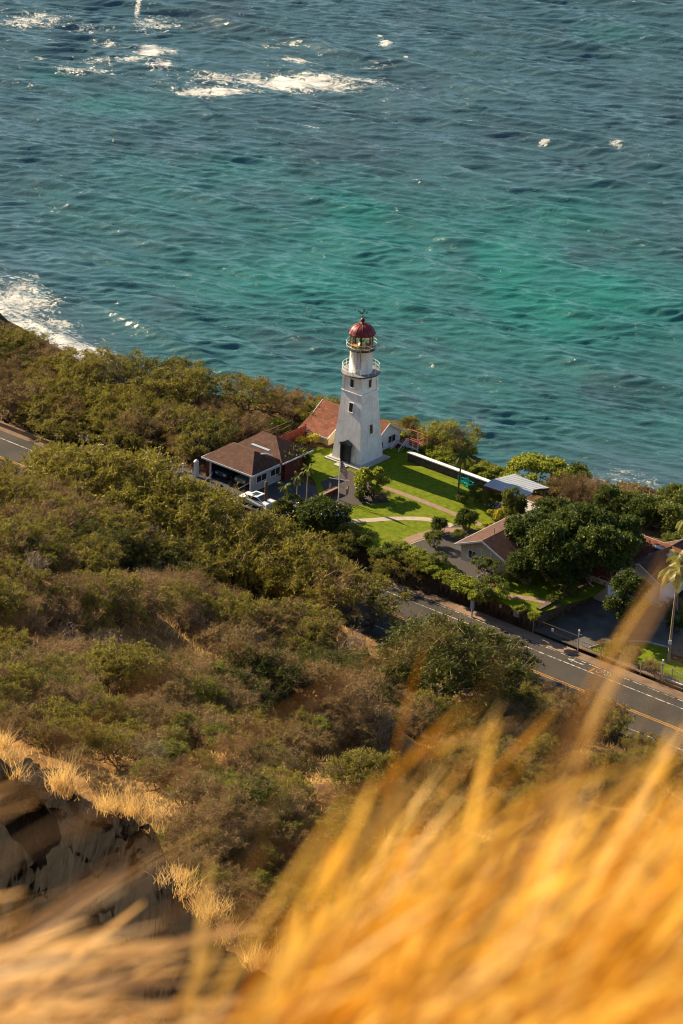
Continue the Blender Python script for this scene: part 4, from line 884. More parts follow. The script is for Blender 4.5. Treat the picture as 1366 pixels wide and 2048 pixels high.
def skeleton(r, h, rad, stems, l2, l3, flat=.5, low=.35, r0=.12, wob=.12):
    """crooked limbs that reach an umbrella-shaped envelope; returns segments and tips"""
    segs, tips = [], []
    def limb(p, q, ra, rb, k=4):
        pts = [p + (q - p) * (i / k) + r.normal(size=3) * np.linalg.norm(q - p) * wob * (0 < i < k) for i in range(k + 1)]
        for i in range(k): segs.append((pts[i], pts[i + 1], ra + (rb - ra) * i / k, ra + (rb - ra) * (i + 1) / k))
        return pts
    for s in range(stems):
        th = s * 2 * math.pi / stems + r.normal() * .35; rr = rad * (.35 + .4 * r.random()); z = h * (low + .25 * r.random())
        a = limb(np.array([r.normal() * .1, r.normal() * .1, -.4]), np.array([rr * math.cos(th), rr * math.sin(th), z]), r0, r0 * .6, 5)
        for j in range(l2):
            st = a[r.integers(3, 6)]; th2 = th + r.normal() * .9; rr2 = rad * math.sqrt(r.random()) * .95
            z2 = h * (1 - flat * (rr2 / rad) ** 2) * (.72 + .2 * r.random())
            q = np.array([rr2 * math.cos(th2), rr2 * math.sin(th2), z2]); bpts = limb(st, q, r0 * .5, r0 * .22, 4)
            for k in range(l3):
                st2 = bpts[r.integers(2, 5)]; o = r.normal(size=3) * rad * .2; o[2] = abs(o[2]) * .8 - rad * .03
                e = st2 + o; e[2] = min(e[2], h * (1.02 - flat * min(1, (math.hypot(e[0], e[1]) / rad)) ** 2)); limb(st2, e, r0 * .2, r0 * .07, 2)
                tips.append((e, unit(e - st2)))
    return segs, np.array([t_[0] for t_ in tips]), np.array([t_[1] for t_ in tips])
def feathery(seed, h, rad, leafm, barkm, sprays=9, per=9, L=.28, Wd=.075, stems=5, l2=4, l3=3, twigs=7, flat=.5, dry=0., wind=(.35, -.2, .25)):
    """open thorny tree: arching sprays of tiny leaflets on twig ends"""
    r = np.random.default_rng(seed); segs, T, Dr = skeleton(r, h, rad, stems, l2, l3, flat)
    n = len(T); idx = np.repeat(np.arange(n), sprays); d = unit(Dr[idx] * .5 + r.normal(size=(len(idx), 3)) * [.8, .8, .5] + np.array(wind))
    Ls = rad * .20 * (.5 + r.random(len(idx))); p0 = T[idx] + r.normal(size=(len(idx), 3)) * rad * .035
    LV = []
    for k in range(per):
        u = (k + .5) / per; keep = r.random(len(idx)) > dry
        p = p0 + d * (Ls * u)[:, None]; p[:, 2] -= Ls * .45 * u * u
        p = p + r.normal(size=p.shape) * .05 * rad * .25
        dd = d * .8 + r.normal(size=p.shape) * .55; dd[:, 2] -= .5 * u
        LV.append(blades(p[keep], dd[keep], L * (.6 + .7 * r.random(keep.sum())), Wd * (.7 + .6 * r.random(keep.sum())), r))
    LV = np.concatenate(LV)
    tv, tf = tubes(segs, 5)
    # thin bare twigs along the sprays
    m_ = n * twigs; ti = np.repeat(np.arange(n), twigs); td = unit(Dr[ti] * .4 + r.normal(size=(m_, 3)) * [1, 1, .7] + np.array(wind))
    TW = blades(T[ti] - td * .1, td, rad * (.16 + .2 * r.random(m_)), .035 * (.6 + .6 * r.random(m_)), r, 3)
    tv2 = np.concatenate([tv, TW]); tf2 = np.concatenate([tf, quads(len(TW), len(tv))]); fm = np.r_[np.zeros(len(tf), int), np.ones(len(TW) // 4, int)]
    return (npmesh('trunk', tv2, tf2, [barkm, l_twig], fm), npmesh('crown', LV, quads(len(LV)), leafm))
def drybush(seed, h, rad, barkm=None, twm=None, leafm=None, leafy=.35, stems=6, twigs=34, l2=4, l3=3, flat=.45):
    r = np.random.default_rng(seed); segs, T, Dr = skeleton(r, h, rad, stems, l2, l3, flat, .25, .08)
    tv, tf = tubes(segs, 4); n = len(T); ti = np.repeat(np.arange(n), twigs); m_ = len(ti)
    td = unit(Dr[ti] * .35 + r.normal(size=(m_, 3)) * [1, 1, .7] + np.array([.3, -.1, .35])); st = T[ti] + r.normal(size=(m_, 3)) * rad * .07
    TW = blades(st, td, rad * (.10 + .18 * r.random(m_)), .036 * (.5 + .8 * r.random(m_)), r, 3)
    k = int(m_ * leafy * 3); li = r.integers(0, m_, k); lp = st[li] + td[li] * (rad * .2 * r.random(k))[:, None]
    LV = blades(lp, r.normal(size=(k, 3)), .17 + .1 * r.random(k), .07, r)
    V = np.concatenate([TW, LV]); fm = np.r_[np.zeros(len(TW) // 4, int), np.ones(len(LV) // 4, int)]
    return (npmesh('trunk', tv, tf, barkm or m_bark), npmesh('crown', V, quads(len(V)), [twm or l_twig, leafm or l_olive], fm))
def broadleaf(seed, h, rad, leafm, barkm, lobes=26, per=330, L=.30, Wd=.17, zc=.62, ez=.42, lobe=.30, core=.35, trunk=1, stems=4, tilt=.9, fl=0):
    """dense crown made of many leaf clumps round an uneven envelope"""
    r = np.random.default_rng(seed); segs, T, Dr = skeleton(r, h * .85, rad * .85, stems, 3, 2, .5, .3, .13)
    cs = []
    while len(cs) < lobes:
        v = unit(r.normal(size=3)); 
        if v[2] < -.45: continue
        q = np.array([v[0] * rad * (1 - lobe * .8), v[1] * rad * (1 - lobe * .8), h * zc + v[2] * h * ez * (1 - lobe * .3)]) * (1 if r.random() > .25 else .8); cs.append(q)
    LV = []
    for q in cs:
        lr = rad * lobe * (.65 + .6 * r.random()); m_ = int(per * (lr / (rad * lobe)) ** 1.5)
        v = unit(r.normal(size=(m_, 3))); v[:, 2] = np.where(v[:, 2] < -.35, -v[:, 2], v[:, 2]); rr = lr * (core + (1 - core) * r.random(m_) ** .45)
        sc_ = 1 + .35 * np.sin(v[:, 0] * 7 + q[0] * 3) * np.sin(v[:, 1] * 6 + q[1] * 5) 
        p = q + v * (rr * sc_)[:, None] * [1, 1, .8]; dd = v * .5 + r.normal(size=(m_, 3)) * tilt
        LV.append(blades(p, dd, L * (.6 + .7 * r.random(m_)), Wd * (.7 + .5 * r.random(m_)), r))
    LV = np.concatenate(LV); tv, tf = tubes(segs, 6); mats = [leafm]; fm = np.zeros(len(LV) // 4, int)
    if fl:                                                     # small white flowers on the outside
        top = LV.reshape(-1, 4, 3).mean(1); ou = np.hypot(top[:, 0], top[:, 1]) / rad + top[:, 2] / h; pick = np.argsort(-ou + r.normal(size=len(ou)) * .3)[:fl]
        FV = blades(top[pick] + [0, 0, .05], r.normal(size=(fl, 3)), .17, .15, r); fm = np.r_[fm, np.ones(fl, int)]; LV = np.concatenate([LV, FV]); mats.append(m_flower)
    return (npmesh('trunk', tv, tf, barkm), npmesh('crown', LV, quads(len(LV)), mats, fm))
def plant(name, meshes, lab, cat, loc, s=1.0, rz=None, group=None, sz=None):
    g = thing(name, lab, cat, loc, rnd.uniform(0, 6.28) if rz is None else rz, group); g.scale = (s, s, sz or s)
    nobj('trunk', meshes[0], g); nobj('crown', meshes[1], g); return g

KI = [feathery(s, 5.2, 3.9, l_kiawe, m_bark, sprays=14, per=9, flat=.45) for s in (1, 2, 3, 4, 5)]
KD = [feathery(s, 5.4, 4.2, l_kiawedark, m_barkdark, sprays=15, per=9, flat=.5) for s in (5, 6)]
OL = [feathery(s, 4.6, 3.6, l_olive, m_bark, sprays=10, per=8, twigs=22, flat=.45, dry=.2) for s in (7, 8, 9)]
DB = [drybush(s, 4.2, 3.4) for s in (11, 12, 13)]
BARE = [drybush(s, 4.6, 3.2, m_barkdark, M('dark_twigs', (.08, .06, .045)), l_olive, .0, 6, 9, 4, 4) for s in (15,)]
DBg = [drybush(s, 3.2, 2.6, leafy=.9, leafm=l_green) for s in (14, 16)]
KG = [feathery(s, 4.6, 3.6, l_green, m_bark, sprays=14, per=9, flat=.5) for s in (17, 18)]
BD = [broadleaf(s, 6.5, 3.6, l_dark, m_barkpale, 34, 420, .34, .2) for s in (21, 22, 23)]
BM = [broadleaf(s, 3.6, 2.6, l_mid, m_bark, 24, 300, .26, .14) for s in (24, 25)]
NP = [broadleaf(s, 1.9, 2.2, l_naup, m_bark, 22, 260, .26, .17, .5, .45, .34) for s in (26, 27)]

# --- the scrub on the slope: zones seen in the photograph, each with its own kind of tree
used = []
CLEAR = [(380, 1300, 95, 26), (110, 1300, 80, 28), (640, 1610, 75, 50), (1165, 1505, 80, 28), (560, 1235, 40, 14), (250, 1345, 60, 16), (870, 1490, 60, 16), (200, 1250, 30, 12), (60, 1350, 50, 16), (1330, 1480, 50, 16), (440, 1365, 30, 10)]
def free(p, rmin):
    for q in used:
        if (q[0] - p[0]) ** 2 + (q[1] - p[1]) ** 2 < (rmin + q[2]) ** 2 * .25: return False
    return True
def zone(cx, cy, rx, ry, n, kinds, s0, s1, name, lab, cat, group, slope=0., keep=.9, sep=2.3, guard=True):
    k = 0; n = int(n * 1.75)
    for tr in range(n * 14):
        if k >= n: break
        u, v = rnd.uniform(-1, 1), rnd.uniform(-1, 1)
        if u * u + v * v > 1: continue
        px, py = cx + u * rx, cy + v * ry + slope * u * rx
        if any(((px - e[0]) / e[2]) ** 2 + ((py - e[1]) / e[3]) ** 2 < 1 for e in CLEAR): continue
        p = hit(px, py); s = rnd.uniform(s0, s1); a, b = AB(p.x, p.y)
        if guard and (-30.8 < b < -17.0 or (b > -17.0 and a > -11)): continue
        if not free(p, sep * s): continue
        used.append((p.x, p.y, sep * s)); me = kinds[rnd.randrange(len(kinds))]
        if rnd.random() < .42:                # an odd one out, with its own description
            if kinds[0] in KI or kinds[0] in KD or kinds[0] in KG: al = ('dry_tree', (OL + DB)[rnd.randrange(5)], 'brown half bare tree among the ' + group)
            else: al = ('kiawe_tree', (KI + KD)[rnd.randrange(6)], 'greener feathery tree among the ' + group)
            plant(al[0], al[1], al[2], 'tree', (p.x, p.y, p.z - .1), s, None, 'odd ones among the ' + group, s * rnd.uniform(.85, 1.1)); k += 1; continue
        plant(name, me, lab, cat, (p.x, p.y, p.z - .1), s, None, group, s * rnd.uniform(.85, 1.1)); k += 1
BAREP = [drybush(s, 4.8, 3.0, m_barkpale, M('pale_twigs', (.30, .24, .18)), l_olive, .0, 5, 10, 4, 3, .3) for s in (61, 62)]
zs = [ (360, 1725, 220, 42, 15, KG + DBg + OL, .22, .34, 'scrub_bush', 'low bush in the strip right behind the crest of the ledge', 'bush', 'low bushes behind the ledge crest', .9),
 (60, 1420, 110, 40, 8, DB + OL[:1], .45, .6, 'dry_shrub', 'brown shrub on the slope at the left edge above the ledge', 'shrub', 'brown shrubs above the ledge', .1),
 (130, 1490, 150, 30, 10, OL + DB, .36, .5, 'scrub_bush', 'small brownish bush right behind the left end of the ledge', 'bush', 'small bushes behind the left ledge', .25),
 # beyond the road, left
 (185, 862, 190, 30, 14, KI, .85, 1.15, 'kiawe_tree', 'yellow green feathery tree in the grove between the left road and the sea', 'tree', 'feathery trees beyond the left road', .14),
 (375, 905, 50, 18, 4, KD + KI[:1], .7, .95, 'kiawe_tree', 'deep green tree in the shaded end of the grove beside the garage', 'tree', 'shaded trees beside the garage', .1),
 (350, 850, 95, 14, 7, KD[:1] + KI + OL[:1], .55, .75, 'kiawe_tree', 'brown green tree between the grove and the sea cliff', 'tree', 'trees on the cliff behind the grove', .35),
 (95, 790, 150, 24, 12, DB + OL, .7, 1.0, 'dry_shrub', 'brown dry shrub on the seaward rim of the left grove', 'shrub', 'dry shrubs along the left shore', .2),
 (50, 735, 75, 22, 9, DB + OL[:1], .6, .9, 'dry_shrub', 'brown dry shrub nearest the surf at the left edge', 'shrub', 'dry shrubs nearest the surf', .25),
 (250, 775, 80, 14, 5, DB + OL[:2], .5, .7, 'dry_shrub', 'low brown shrub around the bare dark tree by the water', 'shrub', 'low shrubs round the bare tree', .3),
 (440, 860, 75, 12, 8, OL + DB, .5, .75, 'dry_shrub', 'brownish shrub on the cliff left of the leafy hedge', 'shrub', 'shrubs at the grove end', .3),
 # near side of the road
 (60, 985, 90, 14, 6, KI, .55, .75, 'kiawe_tree', 'green feathery tree on the near verge of the left road', 'tree', 'trees on the near verge of the left road', .1),
 (250, 1055, 260, 40, 26, KI + OL, .8, 1.15, 'kiawe_tree', 'feathery green or olive tree in the broad thicket below the garage', 'tree', 'feathery thicket below the garage', .16),
 (330, 1010, 150, 18, 9, KI, .7, .95, 'kiawe_tree', 'bright green feathery tree at the upper rim of the thicket by the garage gate', 'tree', 'feathery trees by the garage gate', .2),
 (100, 1120, 140, 40, 12, OL + DB[:1], .7, 1.0, 'dry_tree', 'olive brown half dry tree in the upper left scrub', 'tree', 'half dry trees upper left', .1),
 (420, 1140, 200, 45, 18, OL + KI[:2] + OL, .75, 1.05, 'dry_tree', 'olive brown tree in the scrub between the thicket and the dirt clearing', 'tree', 'olive trees mid slope', .15),
 (660, 1150, 130, 38, 13, KI + OL[:1], .8, 1.1, 'kiawe_tree', 'green feathery tree on the near roadside below the flowering bush', 'tree', 'roadside trees below the flowering bush', .35),
 (730, 1225, 110, 40, 10, OL + KI[:2] + KD[:1], .8, 1.05, 'dry_tree', 'olive tree crowding the near edge of the road in mid picture', 'tree', 'olive trees at the road edge', .3),
 (80, 1240, 120, 45, 13, DB, .6, .9, 'dry_shrub', 'grey brown leafless shrub left of the dirt clearing', 'shrub', 'leafless shrubs by the clearing', .1),
 (330, 1235, 160, 35, 12, DB + OL[:2], .65, .9, 'dry_shrub', 'brown twiggy shrub around the orange dirt clearing', 'shrub', 'twiggy shrubs round the clearing', .1),
 (120, 1360, 150, 40, 13, DB + DBg, .5, .8, 'dry_shrub', 'sparse brown shrub on the orange slope at left', 'shrub', 'sparse shrubs at left', .1),
 (520, 1300, 140, 35, 10, OL + DB[:1] + KD[:1], .7, .95, 'dry_tree', 'olive brown tree above the dark green hollow', 'tree', 'olive trees above the hollow', .1),
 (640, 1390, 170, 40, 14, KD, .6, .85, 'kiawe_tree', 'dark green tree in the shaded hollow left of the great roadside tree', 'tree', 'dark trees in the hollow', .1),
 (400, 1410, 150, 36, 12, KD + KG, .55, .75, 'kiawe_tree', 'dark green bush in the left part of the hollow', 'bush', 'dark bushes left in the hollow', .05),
 (230, 1470, 170, 34, 13, KG + OL + DBg, .42, .65, 'scrub_bush', 'olive green bush on the slope above the rocky ledge', 'bush', 'bushes above the ledge', .1),
 (520, 1500, 140, 34, 12, KG + KI, .42, .62, 'scrub_bush', 'light green bush in the band below the dark hollow', 'bush', 'light bushes below the hollow', .05),
 (690, 1470, 90, 30, 7, KG + OL, .45, .62, 'scrub_bush', 'yellow green bush on the slope below the great roadside tree', 'bush', 'bushes below the great tree', 0),
 (850, 1450, 110, 22, 10, DB, .45, .65, 'dry_shrub', 'grey brown twiggy shrub along the slope below the great roadside tree', 'shrub', 'twiggy shrubs below the great tree', .1),
 (1080, 1445, 130, 16, 10, DB + OL[:1], .45, .65, 'dry_shrub', 'brown leafless shrub on the near bank of the right road', 'shrub', 'leafless shrubs by the right road', .08),
 (1270, 1450, 110, 18, 9, OL + KG + DB[:1], .55, .75, 'dry_tree', 'olive green tree standing in front of the right end of the road', 'tree', 'olive trees at the right road end', .1),
 (400, 1580, 130, 50, 14, KG + DBg, .34, .5, 'scrub_bush', 'fresh green bush just behind the grassy ledge', 'bush', 'fresh bushes behind the ledge', .3),
 (560, 1610, 90, 50, 9, OL + DB, .32, .46, 'scrub_bush', 'brown green bush left of the bright earth gully', 'bush', 'bushes left of the gully', .2),
 (480, 1700, 90, 50, 12, KG + DBg, .30, .42, 'scrub_bush', 'green bush below the ledge corner above the dark hollow', 'bush', 'bushes at the ledge corner', .3),
 (590, 1820, 90, 70, 14, KG + OL[:1], .24, .38, 'scrub_bush', 'small green bush in the gap between the ledge and the golden grass', 'bush', 'bushes in the gap', 0),
 (780, 1600, 130, 60, 12, DB, .30, .44, 'dry_shrub', 'leafless shrub right of the bright earth gully', 'shrub', 'leafless shrubs right of the gully', 0),
 (980, 1530, 170, 40, 12, DB + OL[:1], .32, .5, 'dry_shrub', 'dry shrub rising behind the golden grass in mid picture', 'shrub', 'dry shrubs behind the golden grass', 0),
 (1100, 1500, 120, 30, 8, DB + OL, .35, .5, 'dry_shrub', 'brown shrub around the golden clearing below the right road', 'shrub', 'brown shrubs round the golden clearing', 0),
 (900, 1610, 230, 70, 20, DB + OL, .28, .44, 'dry_shrub', 'small brown shrub on the bare slope behind the dense golden grass', 'shrub', 'small shrubs behind the dense golden grass', -.1),
 (1150, 1570, 200, 60, 14, DB + OL[:2] + DBg, .3, .45, 'dry_shrub', 'small brownish shrub on the slope right behind the golden grass', 'shrub', 'small shrubs right behind the golden grass', 0),
 (1250, 1540, 130, 40, 9, DB + DBg, .32, .5, 'dry_shrub', 'dry shrub behind the golden grass near the right edge', 'shrub', 'dry shrubs near the right edge', 0),
 (640, 1720, 70, 50, 6, DB, .22, .34, 'dry_shrub', 'small leafless shrub beside the golden grass below the gully', 'shrub', 'small leafless shrubs below the gully', 0),
]
# single, prominent plants first, so that the zones keep clear of them
def hero(px, py, me, s, name, lab, cat, sz=None, rz=None, z=None, dz=-.1):
    p = hit(px, py) if z is None else P(px, py, z); used.append((p.x, p.y, 3 * s)); return plant(name, me, lab, cat, (p.x, p.y, p.z + dz), s, rz, None, sz)
GREAT = feathery(33, 5.4, 4.2, l_kiawedark, m_barkdark, sprays=15, per=10, stems=7, l2=5, l3=4, flat=.5)
hero(878, 1400, GREAT, 1.8, 'kiawe_tree', 'great dark feathery tree overhanging the near edge of the road', 'tree', 1.45)
hero(985, 1360, GREAT, 1.0, 'kiawe_tree', 'dark spreading tree at the right flank of the great roadside tree', 'tree', .9)
hero(858, 1325, BARE[0], .9, 'bare_tree', 'bare black branched tree in front of the white road line', 'tree')
hero(950, 1300, KG[0], .62, 'kiawe_tree', 'light green young tree on the near verge in front of the pale pedestal', 'tree')
hero(228, 800, BARE[0], 1.15, 'bare_tree', 'bare dark branched tree standing against the water at left', 'tree', None, 2.2)
hero(1145, 1440, DB[0], .75, 'dry_shrub', 'tall leafless shrub rising in front of the yellow road lines', 'shrub')
def row(n, a0, a1, b0, b1, kinds, s0, s1, name, lab, cat, group):
    for k in range(n):
        a = a0 + (a1 - a0) * (k + rnd.uniform(.2, .8)) / n; p = W(a, rnd.uniform(b0, b1)); s = rnd.uniform(s0, s1); p.z = Hs(p.x, p.y) - .1; used.append((p.x, p.y, 2.3 * s))
        plant(name, kinds[k % len(kinds)], lab, cat, p, s, None, group)
row(6, -36, -19, -35, -33, KI, .5, .65, 'kiawe_tree', 'low feathery tree on the near side of the left stretch of road', 'tree', 'low trees near the left road')
row(16, -19, 15, -31.6, -30.2, KI, 1.35, 1.7, 'kiawe_tree', 'yellow green feathery tree of the row hiding the road below the garage', 'tree', 'row of feathery trees hiding the road')
row(7, -15, 6, -31.0, -30.2, KI, 1.75, 1.95, 'kiawe_tree', 'tallest feathery tree of the row hiding the drive below the garage', 'tree', 'tallest trees hiding the drive')
row(10, 38, 62, -36, -33.5, OL + KI[:2] + DB[:1], .55, .8, 'dry_tree', 'olive tree of the row along the near side of the right road', 'tree', 'row along the near side of the right road')
row(7, 14, 26.5, -32.0, -30.2, KI + OL[:1], 1.2, 1.5, 'kiawe_tree', 'green tree of the short row left of the visible road below the flowering bush', 'tree', 'short row of trees left of the visible road')
row(6, 6.5, 22, -18.6, -17.4, BM + KI[:1], .55, .75, 'verge_bush', 'green bush on the bank between the road and the lower lawn', 'bush', 'bushes on the lawn bank')
row(14, -40, -17, -16, 4, KI + KD[:1], .8, 1.1, 'kiawe_tree', 'feathery tree in the heart of the grove between the left road and the sea', 'tree', 'heart of the left grove')
bi = 0
for px, py, s_ in [(640, 1215, .8), (480, 1330, .7), (830, 1395, .7), (700, 1330, .7), (390, 1275, .65), (130, 1320, .6), (220, 1330, .6), (560, 1140, .8), (300, 1130, .8), (60, 1180, .7), (1010, 1490, .5), (770, 1500, .5), (560, 1560, .4), (300, 1545, .42), (480, 1450, .5), (930, 1440, .55)]:
    p = hit(px, py); used.append((p.x, p.y, 1.5 * s_)); plant('bare_tree', BAREP[bi % 2], 'pale bare branched tree sticking out of the scrub on the slope', 'tree', (p.x, p.y, p.z - .1), s_, None, 'pale bare trees on the slope', s_ * 1.15); bi += 1
for z_ in zs: zone(*z_)
row(12, -24, -8.8, 3, 13, OL + NP + KI[:1], .55, .8, 'cliff_shrub', 'low brown green shrub between the grove and the red roofed house', 'shrub', 'shrubs left of the red roofed house')
row(9, -9, 1, 8.2, 11, NP + DBg, .42, .6, 'cliff_shrub', 'low bush on the cliff edge behind the red roofed house', 'shrub', 'bushes behind the red roofed house')
row(7, 2, 9, 8.8, 12, NP + DB[:1], .45, .65, 'cliff_shrub', 'low bush on the cliff edge behind the deck', 'shrub', 'bushes behind the deck')

# --- garden plants
def gp(px, py, me, s, name, lab, cat, z=27.95, sz=None, rz=None): p = P(px, py, z); return plant(name, me, lab, cat, (p.x, p.y, z), s, rz, None, sz)
PLU = broadleaf(41, 2.6, 3.2, l_dark, m_barkpale, 38, 420, .26, .15, .5, .42, .3, fl=260)
gp(650, 1048, PLU, 1.0, 'flowering_bush', 'wide dark bush covered in small white flowers by the flagpole', 'bush')
gp(742, 990, broadleaf(42, 2.6, 1.7, l_naup, m_bark, 22, 240, .34, .15), 1.15, 'garden_shrub', 'large yellow green shrub in front of the lighthouse base', 'shrub')
gp(722, 1000, broadleaf(43, 1.2, 1.0, l_mid, m_bark, 12, 160, .3, .12), 1.0, 'garden_shrub', 'low shrub at the foot of the large yellow green shrub', 'shrub')
gp(765, 1000, DB[0], .32, 'dry_shrub', 'small brown twiggy shrub right of the large yellow green shrub', 'shrub')
TOP = broadleaf(44, 2.4, 1.35, l_dark, m_bark, 22, 420, .18, .1, .52, .46, .45, .5)
gp(932, 1060, TOP, .98, 'round_shrub', 'largest round clipped dark shrub where the garden paths meet', 'shrub')
gp(878, 1066, TOP, .74, 'round_shrub', 'second round dark shrub left of the largest one by the path', 'shrub')
gp(868, 1094, BM[0], .46, 'garden_shrub', 'leafy light green shrub in the gravel bed inside the path bend', 'shrub')
gp(917, 1082, BM[1], .34, 'garden_shrub', 'small dark shrub in the gravel left of the cottage gable', 'shrub')
gp(878, 1134, BM[0], .42, 'garden_shrub', 'low glossy green shrub at the lower end of the gravel bed', 'shrub')
gp(852, 1130, NP[0], .4, 'garden_shrub', 'low bright plant at the end of the curved path', 'shrub')
gp(998, 1046, broadleaf(45, 1.9, 1.5, l_yellow, m_bark, 16, 260, .16, .1), 1.0, 'yellow_shrub', 'bright yellow shrub between the lawn and the cottage roof', 'shrub')
gp(975, 1056, broadleaf(46, 1.0, 1.0, l_yellow, m_bark, 10, 160, .16, .1), .7, 'yellow_shrub', 'small yellow red shrub at the foot of the bright yellow one', 'shrub')
gp(1022, 1052, BM[0], .62, 'small_tree', 'pale leafed small tree between the pavilion roof and the cottage roof', 'tree', sz=1.15)
for i, (px, py, s, lb) in enumerate([(958, 1004, .5, 'dark bush under the left corner of the pavilion roof'), (985, 1014, .55, 'dark bush in the shade in front of the pavilion'), (925, 1006, .3, 'small round bush at the foot of the tall palm on the lawn'), (1012, 1022, .5, 'dark bush left of the pale small tree')]):
    gp(px, py, BD[i % 3] if 0 else BM[i % 2], s, 'dark_bush', lb, 'bush')
for px, py, s, lb in [(960, 1152, .52, 'plumeria tree with spreading leaf tufts left in front of the cottage gable'), (985, 1160, .5, 'plumeria tree with spreading leaf tufts right in front of the cottage gable')]:
    gp(px, py, broadleaf(47 + px, 4.2, 2.3, l_mid, m_barkpale, 14, 90, .42, .16, .75, .25, .26), s, 'plumeria_tree', lb, 'tree')
for i, (px, py, s, lb) in enumerate([(1000, 1168, .35, 'low leafy plant at the lower corner of the cottage'), (1035, 1165, .4, 'spiky green plant right of the cottage corner'), (1052, 1150, .45, 'leafy shrub in the shade behind the spiky plant')]):
    gp(px, py, BM[i % 2], s, 'garden_shrub', lb, 'shrub')
# hedge and vines along the fence, plants you can tell apart
hl = ['left end', 'second', 'third', 'fourth', 'fifth', 'sixth', 'seventh', 'eighth', 'ninth', 'tenth', 'right end']
for i in range(11):
    u = i / 10; px, py = 790 + 165 * u, 1108 + 95 * u
    gp(px + 8, py - 6, NP[i % 2], .62 + .1 * (i % 3), 'hedge_plant', ('leafy hedge plant at the %s of the roadside hedge' if i in (0, 10) else '%s leafy hedge plant from the left along the road') % hl[i], 'hedge', 27.6, .5)
gp(985, 1200, BM[0], .8, 'spreading_shrub', 'light green spreading shrub leaning over the board fence top', 'shrub', 27.6, .6)
for px, py, lb in [(1040, 1224, 'trailing vine hanging over the middle of the board fence'), (1068, 1238, 'trailing vine at the right corner of the board fence'), (1110, 1210, 'low plants along the top of the stone retaining wall'), (1150, 1195, 'brown flower clumps further along the stone wall top')]:
    gp(px, py, NP[1] if px < 1100 else BM[1], .34, 'vine', lb, 'vine', 27.9)
# tall dark trees
bt = [(1062, 1118, .95, .72, 0, 'leafy dark tree whose crown covers the end of the cottage roof'), (1112, 1168, 1.05, .98, 1, 'dark tree with pale forked stems in the middle of the big grove'),
      (1110, 1075, .85, .62, 2, 'dark tree right behind the pavilion roof corner'), (1165, 1132, 1.05, .98, 0, 'tallest dark tree in the big grove right of the forked one'), (1205, 1172, 1.0, 1.0, 1, 'dark shaded tree at the right of the big grove'),
      (1232, 1130, .85, .85, 2, 'dark tree beside the brown roofed house'), (1150, 1090, .85, .62, 1, 'dark tree in the back row of the big grove'), (1050, 1170, .62, .6, 2, 'leafy tree at the lower left of the big grove by the small lawn'), (1130, 1180, .7, .6, 0, 'shaded low tree at the foot of the big grove')]
for px, py, s, sz, k, lb in bt: gp(px, py, BD[k], s, 'broadleaf_tree', lb, 'tree', 27.8, sz)
gp(1252, 1270, broadleaf(51, 7.5, 2.5, l_dark, m_bark, 34, 330, .3, .17, .56, .42, .3), 1.0, 'broadleaf_tree', 'tall dense dark tree standing on the kerb between the two driveways', 'tree', 26)
sh = [(1290, 1058, BD[0], .62, .55, 'dark round tree behind the orange red roof'), (1255, 1045, BM[0], 1.0, .9, 'grey green tree left of the orange red roof'), (1222, 1040, BD[1], .66, .55, 'dark tree on the cliff top right of the brown dry tree'),
      (1160, 1010, DB[1], .75, .8, 'brown dry tree on the cliff above the beach'), (1120, 1000, DB[2], .62, .7, 'second brown dry tree nearer the pavilion'), (1335, 1070, BM[1], 1.25, 1.2, 'light green tree at the right edge below the surf'), (1350, 1030, BM[0], .95, .9, 'pale green bushy tree close to the right edge'),
      (1196, 1022, OL[0], .7, .8, 'sparse tree between the dry tree and the cliff top trees'), (1310, 1040, KI[0], .5, .5, 'feathery pale tree above the dark round tree'), (1362, 1110, BM[1], .8, .8, 'leafy tree behind the coconut palm at the right edge')]
for px, py, me, s, sz, lb in sh: gp(px, py, me, s, 'cliff_tree', lb, 'tree', 27.2, sz)
HT = broadleaf(52, 3.6, 5.0, l_naup, m_barkpale, 46, 330, .34, .2, .5, .42, .2)
gp(1078, 985, HT, .98, 'beach_tree', 'wide flat topped yellow green tree beside the sea behind the pavilion', 'tree', 26.0)
gp(1140, 985, broadleaf(53, 3.0, 2.6, l_mid, m_barkpale, 26, 300, .3, .18), .95, 'beach_tree', 'green tree at the right end of the wide flat topped one', 'tree', 26.5)
gp(898, 912, feathery(54, 4.4, 4.6, l_naup, m_bark, sprays=11, per=10, flat=.6), 1.0, 'kiawe_tree', 'broad feathery yellow green tree on the cliff beyond the white capped wall', 'tree', 26.6)
gp(845, 900, DB[0], .55, 'dry_shrub', 'brown dry shrub between the deck and the broad feathery tree', 'shrub', 26.6)
for i, (px, py, s, lb) in enumerate([(850, 908, .5, 'low leafy bush beyond the wall next to the deck'), (872, 918, .55, 'second low leafy bush beyond the wall from the deck'), (893, 928, .6, 'leafy bush beyond the middle of the white capped wall'), (915, 934, .6, 'leafy bush beyond the wall left of the palm crown'),
                                     (938, 942, .55, 'leafy bush beyond the wall right of the palm crown'), (962, 952, .6, 'leafy bush beyond the wall near the pavilion'), (985, 958, .6, 'leafy bush right behind the pavilion edge'), (1010, 962, .55, 'leafy bush behind the pavilion roof ridge')]):
    gp(px, py, NP[i % 2], s * 1.15, 'leafy_bush', lb, 'bush', 27.4)
